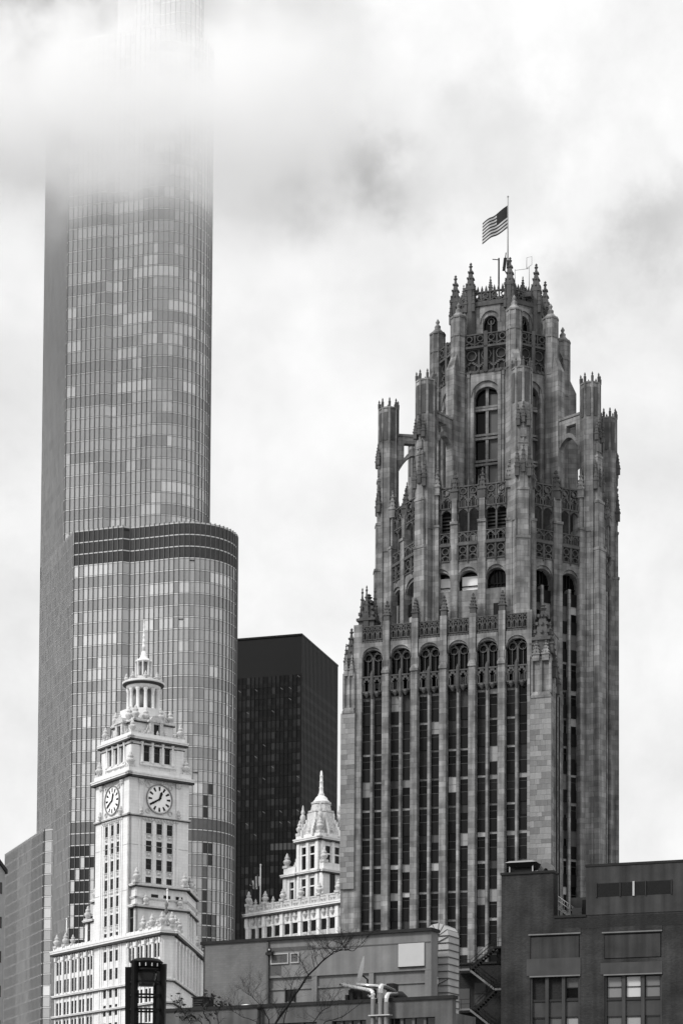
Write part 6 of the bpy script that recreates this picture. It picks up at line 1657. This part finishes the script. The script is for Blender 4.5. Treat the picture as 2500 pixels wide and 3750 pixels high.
# small roof pieces
Z8 = lambda x, y: (620 + x / 2.376, 3400 + y / 2.376)
def p8(x, y, ly): l = FL_.ony(*Z8(x, y), ly); return Vector((l[0], ly, l[1]))
c = p8(640, 705, 4.0); t_ = p8(675, 662, 4.0); sk = thing('roof_skylight', 'small white pyramid skylight on the low roof', 'skylight', world(FL_, c.x, 4.0) + (ZL - .9,), R(-28.5))
w_ = abs(p8(720, 700, 4.0).x - p8(555, 700, 4.0).x) / 2
b = MB(); b.prism([(-w_, -w_), (w_, -w_), (w_, w_), (-w_, w_)], c.z - ZL + .9, t_.z - ZL + .9, [(.1, -.15), (.5, -.15), (.5, .15), (.1, .15)]); b.build('glazing', mat('milky_glazing', .75, .35), sk); MB().box(-w_ - .05, w_ + .05, -w_ - .05, w_ + .05, -.1, c.z - ZL + .9).build('upstand', COPE, sk)
c = p8(202, 720, 2.0); d_ = p8(302, 600, 2.0); vb = thing('vent_box', 'dark louvred vent box on the low roof beside the white building', 'vent', world(FL_, c.x, 2.0) + (c.z,), R(-28.5))
ww, hh = d_.x - c.x, d_.z - c.z
MB().box(0, ww, 0, 1.4, -1.5, hh).build('case', IRON, vb); MB().box(-.06, ww + .06, -.08, 1.5, hh, hh + .08).build('lid', COPE, vb)
for k in range(5): b = MB(); b.box(.1, ww - .1, -.06, -.01, hh * (.1 + .16 * k), hh * (.19 + .16 * k)); b.build('louvre_blade', FRAMEM, vb)
c = p8(814, 700, .2); vp = thing('vent_post', 'thin black upright pipe in front of the low parapet', 'pipe', world(FL_, c.x, -.3) + (0,), R(-28.5))
MB().tube([(0, 0, 0), (0, 0, c.z)], .13, 8).build('pipe', IRON, vp); MB().lathe((0, 0), [(.17, c.z - .1), (.19, c.z + .12), (.1, c.z + .2)], 8).build('cap', IRON, vp)

# ------------------------------------------------------------------ pale gabled building at the left edge
FE = Frame(10, 3200, 520, 52)
eb = thing('gabled_building', 'sliver of pale gabled building at the left edge of the view', 'building', FE.loc(), R(52))
PALE = mat('pale_stone', .30, .9, var=.12, vscale=.3, streak=.1)
r_ = FE.ony(19, 3250, 0)[0]; zr0 = zat(FE, 3192, r_, 0); zr1 = zat(FE, 3130, r_ - 5, 0)
b = MB(); b.faces([(r_ - 20, 0, 0), (r_, 0, 0), (r_, 0, zr0), (r_ - 10, 0, zr0 + 9), (r_ - 20, 0, zr0), (r_ - 20, 20, 0), (r_, 20, 0), (r_, 20, zr0), (r_ - 10, 20, zr0 + 9), (r_ - 20, 20, zr0)], [(0, 1, 2, 3, 4), (9, 8, 7, 6, 5), (1, 6, 7, 2), (2, 7, 8, 3), (3, 8, 9, 4), (4, 9, 5, 0)]); b.build('wall', PALE, eb)
for s in (1, -1):
    b = MB(); xa, xb = (r_ + .4, r_ - 10) if s == 1 else (r_ - 20.4, r_ - 10)
    b.faces([(xa, -.6, zr0 - .6), (xb, -.6, zr0 + 8.6), (xb, -.6, zr0 + 9.7), (xa, -.6, zr0 + .5), (xa, 20, zr0 - .6), (xb, 20, zr0 + 8.6), (xb, 20, zr0 + 9.7), (xa, 20, zr0 + .5)], [(0, 1, 2, 3), (3, 2, 6, 7), (0, 3, 7, 4), (0, 4, 5, 1)]); b.build('roof', FRAMEM, eb)
for k in range(6): 
    b = MB(); b.box(r_ - 8, r_ - 1.0, -.1, .1, zr0 - 6 - k * 9, zr0 - 3 - k * 9); b.build('window', G_DARK, eb)
# ------------------------------------------------------------------ street lantern
LY_ = 36.0
BLK = mat('lantern_black', 0.0035, 0.5)
def lp3(px, py, Y=LY_):
    d = pix_dir(px, py); t = Y / d.y; return Vector((d.x * t, Y, CZ + d.z * t))
L0 = lp3(537, 3525)
zL = lambda y: lp3(537, 3480 + y / 7.467).z
st = thing('street_lantern', 'black iron street lantern with round cap and ringed cage in front', 'street lamp', (L0.x, L0.y, 0), R(-8))
pm = LY_ / 7350
rc_ = (1265 - 345) / 2 / 7.467 * pm
b = MB(); b.lathe((0, 0), [(rc_ * .90, zL(520)), (rc_ * .94, zL(370)), (rc_ * 1.0, zL(345)), (rc_ * 1.0, zL(325)), (rc_ * .9, zL(290)), (rc_ * .86, zL(285)), (rc_ * .82, zL(255)), (rc_ * .5, zL(222)), (rc_ * .1, zL(210))], 40); b.build('cap', BLK, st)
# slotted collar: pale bars stand in for the light through its slots
zc1_, zc0_ = zL(500), zL(590)
b = MB(); b.lathe((0, 0), [(rc_ * .93, zc0_), (rc_ * .93, zL(520))], 40); b.build('collar', BLK, st)
for k in range(16):
    a = 2 * math.pi * (k + .5) / 16; b = MB(); c_ = (rc_ * .93 * math.cos(a), rc_ * .93 * math.sin(a)); d_ = (-math.sin(a), math.cos(a))
    b.obox(c_, d_, -.008, .008, -.012, .004, zL(470), zL(385)); b.build('slot', mat('slot_light', .55, .6), st)
rp = rc_ * 1.06
for (ang, wd) in ((188, .105), (352, .10), (244, .075), (68, .075)):
    a = R(ang); d_ = (math.cos(a), math.sin(a)); wide = ang in (188, 352)
    zt = {188: zL(465), 352: zL(390), 244: zL(330), 68: zL(470)}[ang]
    # blades taper towards the foot
    b = MB(); n = (-d_[1], d_[0]); r0, r1 = rc_ * .90, rc_ * 1.26; h0, h1 = rc_ * .86, rc_ * 1.10; t = .035
    vs = []
    for (z, ra, rb) in ((0, h0 * .9, h1 * .95), (zt, r0, r1)):
        for (r, s) in ((ra, -t), (rb, -t), (rb, t), (ra, t)): vs.append((d_[0] * r + n[0] * s, d_[1] * r + n[1] * s, z))
    b.faces(vs, [(0, 3, 2, 1), (4, 5, 6, 7), (0, 1, 5, 4), (1, 2, 6, 5), (2, 3, 7, 6), (3, 0, 4, 7)]); b.build('post', BLK, st)
for y in (890, 1245, 1640, 2050, 2500):
    z = zL(y); rr = rc_ * .93; b = MB(); n = 40
    for k in range(n):
        a0, a1 = 2 * math.pi * k / n, 2 * math.pi * (k + 1) / n
        vs = [(r * math.cos(a), r * math.sin(a), zz) for zz in (z - .016, z + .016) for (r, a) in ((rr - .02, a0), (rr + .02, a0), (rr + .02, a1), (rr - .02, a1))]
        b.faces(vs, [(3, 2, 1, 0), (4, 5, 6, 7), (1, 2, 6, 5), (3, 0, 4, 7)])
    b.build('ring', BLK, st)
b = MB(); b.lathe((0, 0), [(rc_ * .46, zL(985)), (rc_ * .50, zL(900)), (rc_ * .60, zL(700)), (rc_ * .66, zL(580))], 32); b.build('glass_bowl', mat('smoked_bowl', 0.035, .25), st)
b = MB(); b.lathe((0, 0), [(.55, 0), (.55, .5), (.42, .6), (.40, 1.2)], 24); b.build('plinth', BLK, st)

# ------------------------------------------------------------------ bare tree and a leafy sapling in front
BARK = mat('dark_bark', 0.010, .9, var=.3, vscale=6)
def tree_from(name, label, Y, px0, limbs, seed, twig_depth=3, leaf=False, spread=1.0):
    rt = random.Random(seed); base = lp3(px0, 3745, Y)
    t = thing(name, label, 'tree', (base.x, Y, 0)); org = Vector((base.x, Y, 0))
    trunk = MB(); k0 = lp3(limbs[0][0][0][0], limbs[0][0][0][1], Y) - org
    fork = Vector((0.02, 0, max(1.2, k0.z * .55)))
    trunk.tube([(0, 0, 0), (.03, .02, fork.z * .5), tuple(fork)], .11, 8, .075); trunk.build('trunk', BARK, t)
    leaves = MB()
    def grow(b, p, d, L, r, depth):
        n = 4; pts = [p]; q = p.copy(); dd = d.copy()
        for i in range(n):
            dd = (dd + Vector((rt.uniform(-.22, .22), rt.uniform(-.22, .22), rt.uniform(-.12, .2)))).normalized(); q = q + dd * L / n; pts.append(q.copy())
        b.tube(pts, r, 5, r * .45)
        if leaf and depth <= 1:
            for i in range(1, n + 1):
                if rt.random() < .15:
                    c_ = pts[i]; u = Vector((rt.uniform(-1, 1), rt.uniform(-1, 1), rt.uniform(-1.0, .2))).normalized(); v = u.cross(Vector((rt.uniform(-1, 1), rt.uniform(-1, 1), rt.uniform(-1, 1)))).normalized(); s = rt.uniform(.045, .075)
                    leaves.faces([c_, c_ + u * s + v * s * .45, c_ + u * s * 2.2, c_ + u * s - v * s * .45, c_ + u * s + Vector((0, 0, .01))], [(0, 1, 4), (1, 2, 4), (2, 3, 4), (3, 0, 4)])
        if depth > 0:
            for i in range(1, n + 1):
                for _ in range(rt.choice([1, 1, 2])):
                    side = Vector((rt.uniform(-1, 1), rt.uniform(-.6, .6), rt.uniform(-.2, 1))).normalized()
                    grow(b, pts[i], (dd * .55 + side * .9).normalized(), L * rt.uniform(.45, .7), r * .5, depth - 1)
    for (path, r, twigs) in limbs:
        pts = [lp3(x, y, Y + dy) - org for (x, y, dy) in [(q + (0,))[:3] for q in path]]
        b = MB(); full = [fork] + pts if path is limbs[0][0] or True else pts
        # smooth the limb a little
        sm = [full[0]]
        for i in range(len(full) - 1):
            a, c = full[i], full[i + 1]
            for k in range(1, 5):
                u = k / 4; jit = Vector((rt.uniform(-1, 1), rt.uniform(-1, 1), rt.uniform(-1, 1))) * .018 * (a - c).length ** .5
                sm.append(a.lerp(c, u) + (jit if k < 4 else Vector((0, 0, 0))))
        b.tube(sm, r, 7, r * .22)
        for i in range(4, len(sm)):
            if rt.random() < twigs:
                d = (sm[min(i + 1, len(sm) - 1)] - sm[i - 1]).normalized(); side = Vector((rt.uniform(-1, 1), rt.uniform(-.7, .7), rt.uniform(-.1, 1))).normalized()
                grow(b, sm[i], (d * .5 + side).normalized(), rt.uniform(.35, .75) * spread, max(.005, r * .24), twig_depth - 1)
        b.build('branch', BARK, t)
    if leaf: lf = leaves.build('leaves', mat('dark_leaf', 0.022, .6, var=.3, vscale=8), t); lf['kind'] = 'stuff'
    return t
tree_from('bare_tree', 'leafless tree with long bare branch across the grey wall', 60.0, 985,
    [([(1010, 3746), (1075, 3650), (1130, 3570), (1175, 3525), (1222, 3485), (1255, 3478), (1295, 3482)], .042, .75),
     ([(1040, 3735), (1060, 3660), (1070, 3600), (1085, 3560)], .018, .7),
     ([(985, 3735), (960, 3690), (925, 3650), (905, 3640)], .02, .9),
     ([(1150, 3740), (1180, 3700), (1205, 3690), (1225, 3650)], .018, .9),
     ([(1190, 3742), (1250, 3726), (1300, 3690), (1330, 3665)], .018, .8),
     ([(940, 3742), (880, 3720), (850, 3700)], .016, .9)], 4, 3)
tree_from('leafy_sapling', 'young tree with a few dark leaves left of the bare tree', 50.0, 760,
    [([(770, 3745), (745, 3710), (765, 3680), (768, 3665)], .018, .9), ([(740, 3748), (705, 3720), (670, 3735)], .016, .9), ([(800, 3748), (790, 3700), (820, 3680)], .014, .9), ([(700, 3748), (668, 3700), (662, 3690)], .012, .8)], 9, 2, leaf=True, spread=.55)
# ------------------------------------------------------------------ low cloud wrapped round the top of the skyscraper
def cloud():
    m = bpy.data.materials.new('low_cloud'); m.use_nodes = True; nt = m.node_tree; N = nt.nodes; L = nt.links
    N.clear(); out = N.new('ShaderNodeOutputMaterial'); pv = N.new('ShaderNodeVolumePrincipled')
    pv.inputs['Color'].default_value = (.965, .965, .965, 1); pv.inputs['Anisotropy'].default_value = -0.3
    L.new(pv.outputs[0], out.inputs['Volume'])
    def mth(op, a, b=None, clamp=False):
        n = N.new('ShaderNodeMath'); n.operation = op; n.use_clamp = clamp
        for i, s in enumerate((a, b)):
            if s is None: continue
            if isinstance(s, (int, float)): n.inputs[i].default_value = s
            else: L.new(s, n.inputs[i])
        return n.outputs[0]
    g = N.new('ShaderNodeNewGeometry'); sp = N.new('ShaderNodeSeparateXYZ'); L.new(g.outputs['Position'], sp.inputs[0])
    X, Y, Z = sp.outputs
    n = N.new('ShaderNodeTexNoise'); n.inputs['Scale'].default_value = 0.028; n.inputs['Detail'].default_value = 5; n.inputs['Roughness'].default_value = 0.55
    L.new(g.outputs['Position'], n.inputs['Vector'])
    nn = mth('SUBTRACT', n.outputs['Fac'], 0.5)
    # height above the cloud base wobbles with the noise
    zt = mth('SUBTRACT', Z, mth('MULTIPLY', mth('SUBTRACT', Y, 590.0), 0.45))      # the bank climbs away from the viewer
    m2 = N.new('ShaderNodeTexNoise'); m2.inputs['Scale'].default_value = 0.06; m2.inputs['Detail'].default_value = 4; L.new(g.outputs['Position'], m2.inputs['Vector'])
    zz = mth('ADD', mth('ADD', zt, mth('MULTIPLY', nn, 96.0)), mth('MULTIPLY', mth('SUBTRACT', m2.outputs['Fac'], 0.5), 66.0))
    r1 = N.new('ShaderNodeFloatCurve') if False else None
    ramp = N.new('ShaderNodeValToRGB'); ramp.color_ramp.interpolation = 'EASE'
    Z0, Z1 = 190.0, 400.0
    fac = mth('DIVIDE', mth('SUBTRACT', zz, Z0), Z1 - Z0); L.new(fac, ramp.inputs[0])
    pts = [(190, 0.0), (240, 0.008), (276, 0.03), (294, 0.08), (307, 0.22), (317, 0.75), (326, 1.0), (338, 0.95), (346, 0.50), (354, 0.22), (370, 0.15), (385, 0.13), (400, 0.0)]
    el = ramp.color_ramp.elements
    while len(el) > 1: el.remove(el[0])
    for i, (z, d) in enumerate(pts):
        e = el[0] if i == 0 else el.new((z - Z0) / (Z1 - Z0))
        e.position = (z - Z0) / (Z1 - Z0); e.color = (d, d, d, 1)
    def edge(v, a0, a1):      # soft flanks, so that the cloud thins out instead of ending at a wall
        mr = N.new('ShaderNodeMapRange'); mr.interpolation_type = 'SMOOTHSTEP'; L.new(v, mr.inputs['Value'])
        mr.inputs['From Min'].default_value = a0; mr.inputs['From Max'].default_value = a1
        return mr.outputs[0]
    d = ramp.outputs[0]
    for e in (edge(X, -190, -140), edge(X, 25, -45), edge(Y, 520, 540), edge(Y, 625, 605)): d = mth('MULTIPLY', d, e)
    d = mth('MULTIPLY', d, 0.050)
    L.new(d, pv.inputs['Density'])
    b = MB(); b.box(-192, 27, 519, 626, 189, 402)
    c = b.build('low_cloud', m); tag(c, 'low white cloud hiding the top of the glass skyscraper', 'cloud', kind='stuff')
cloud()
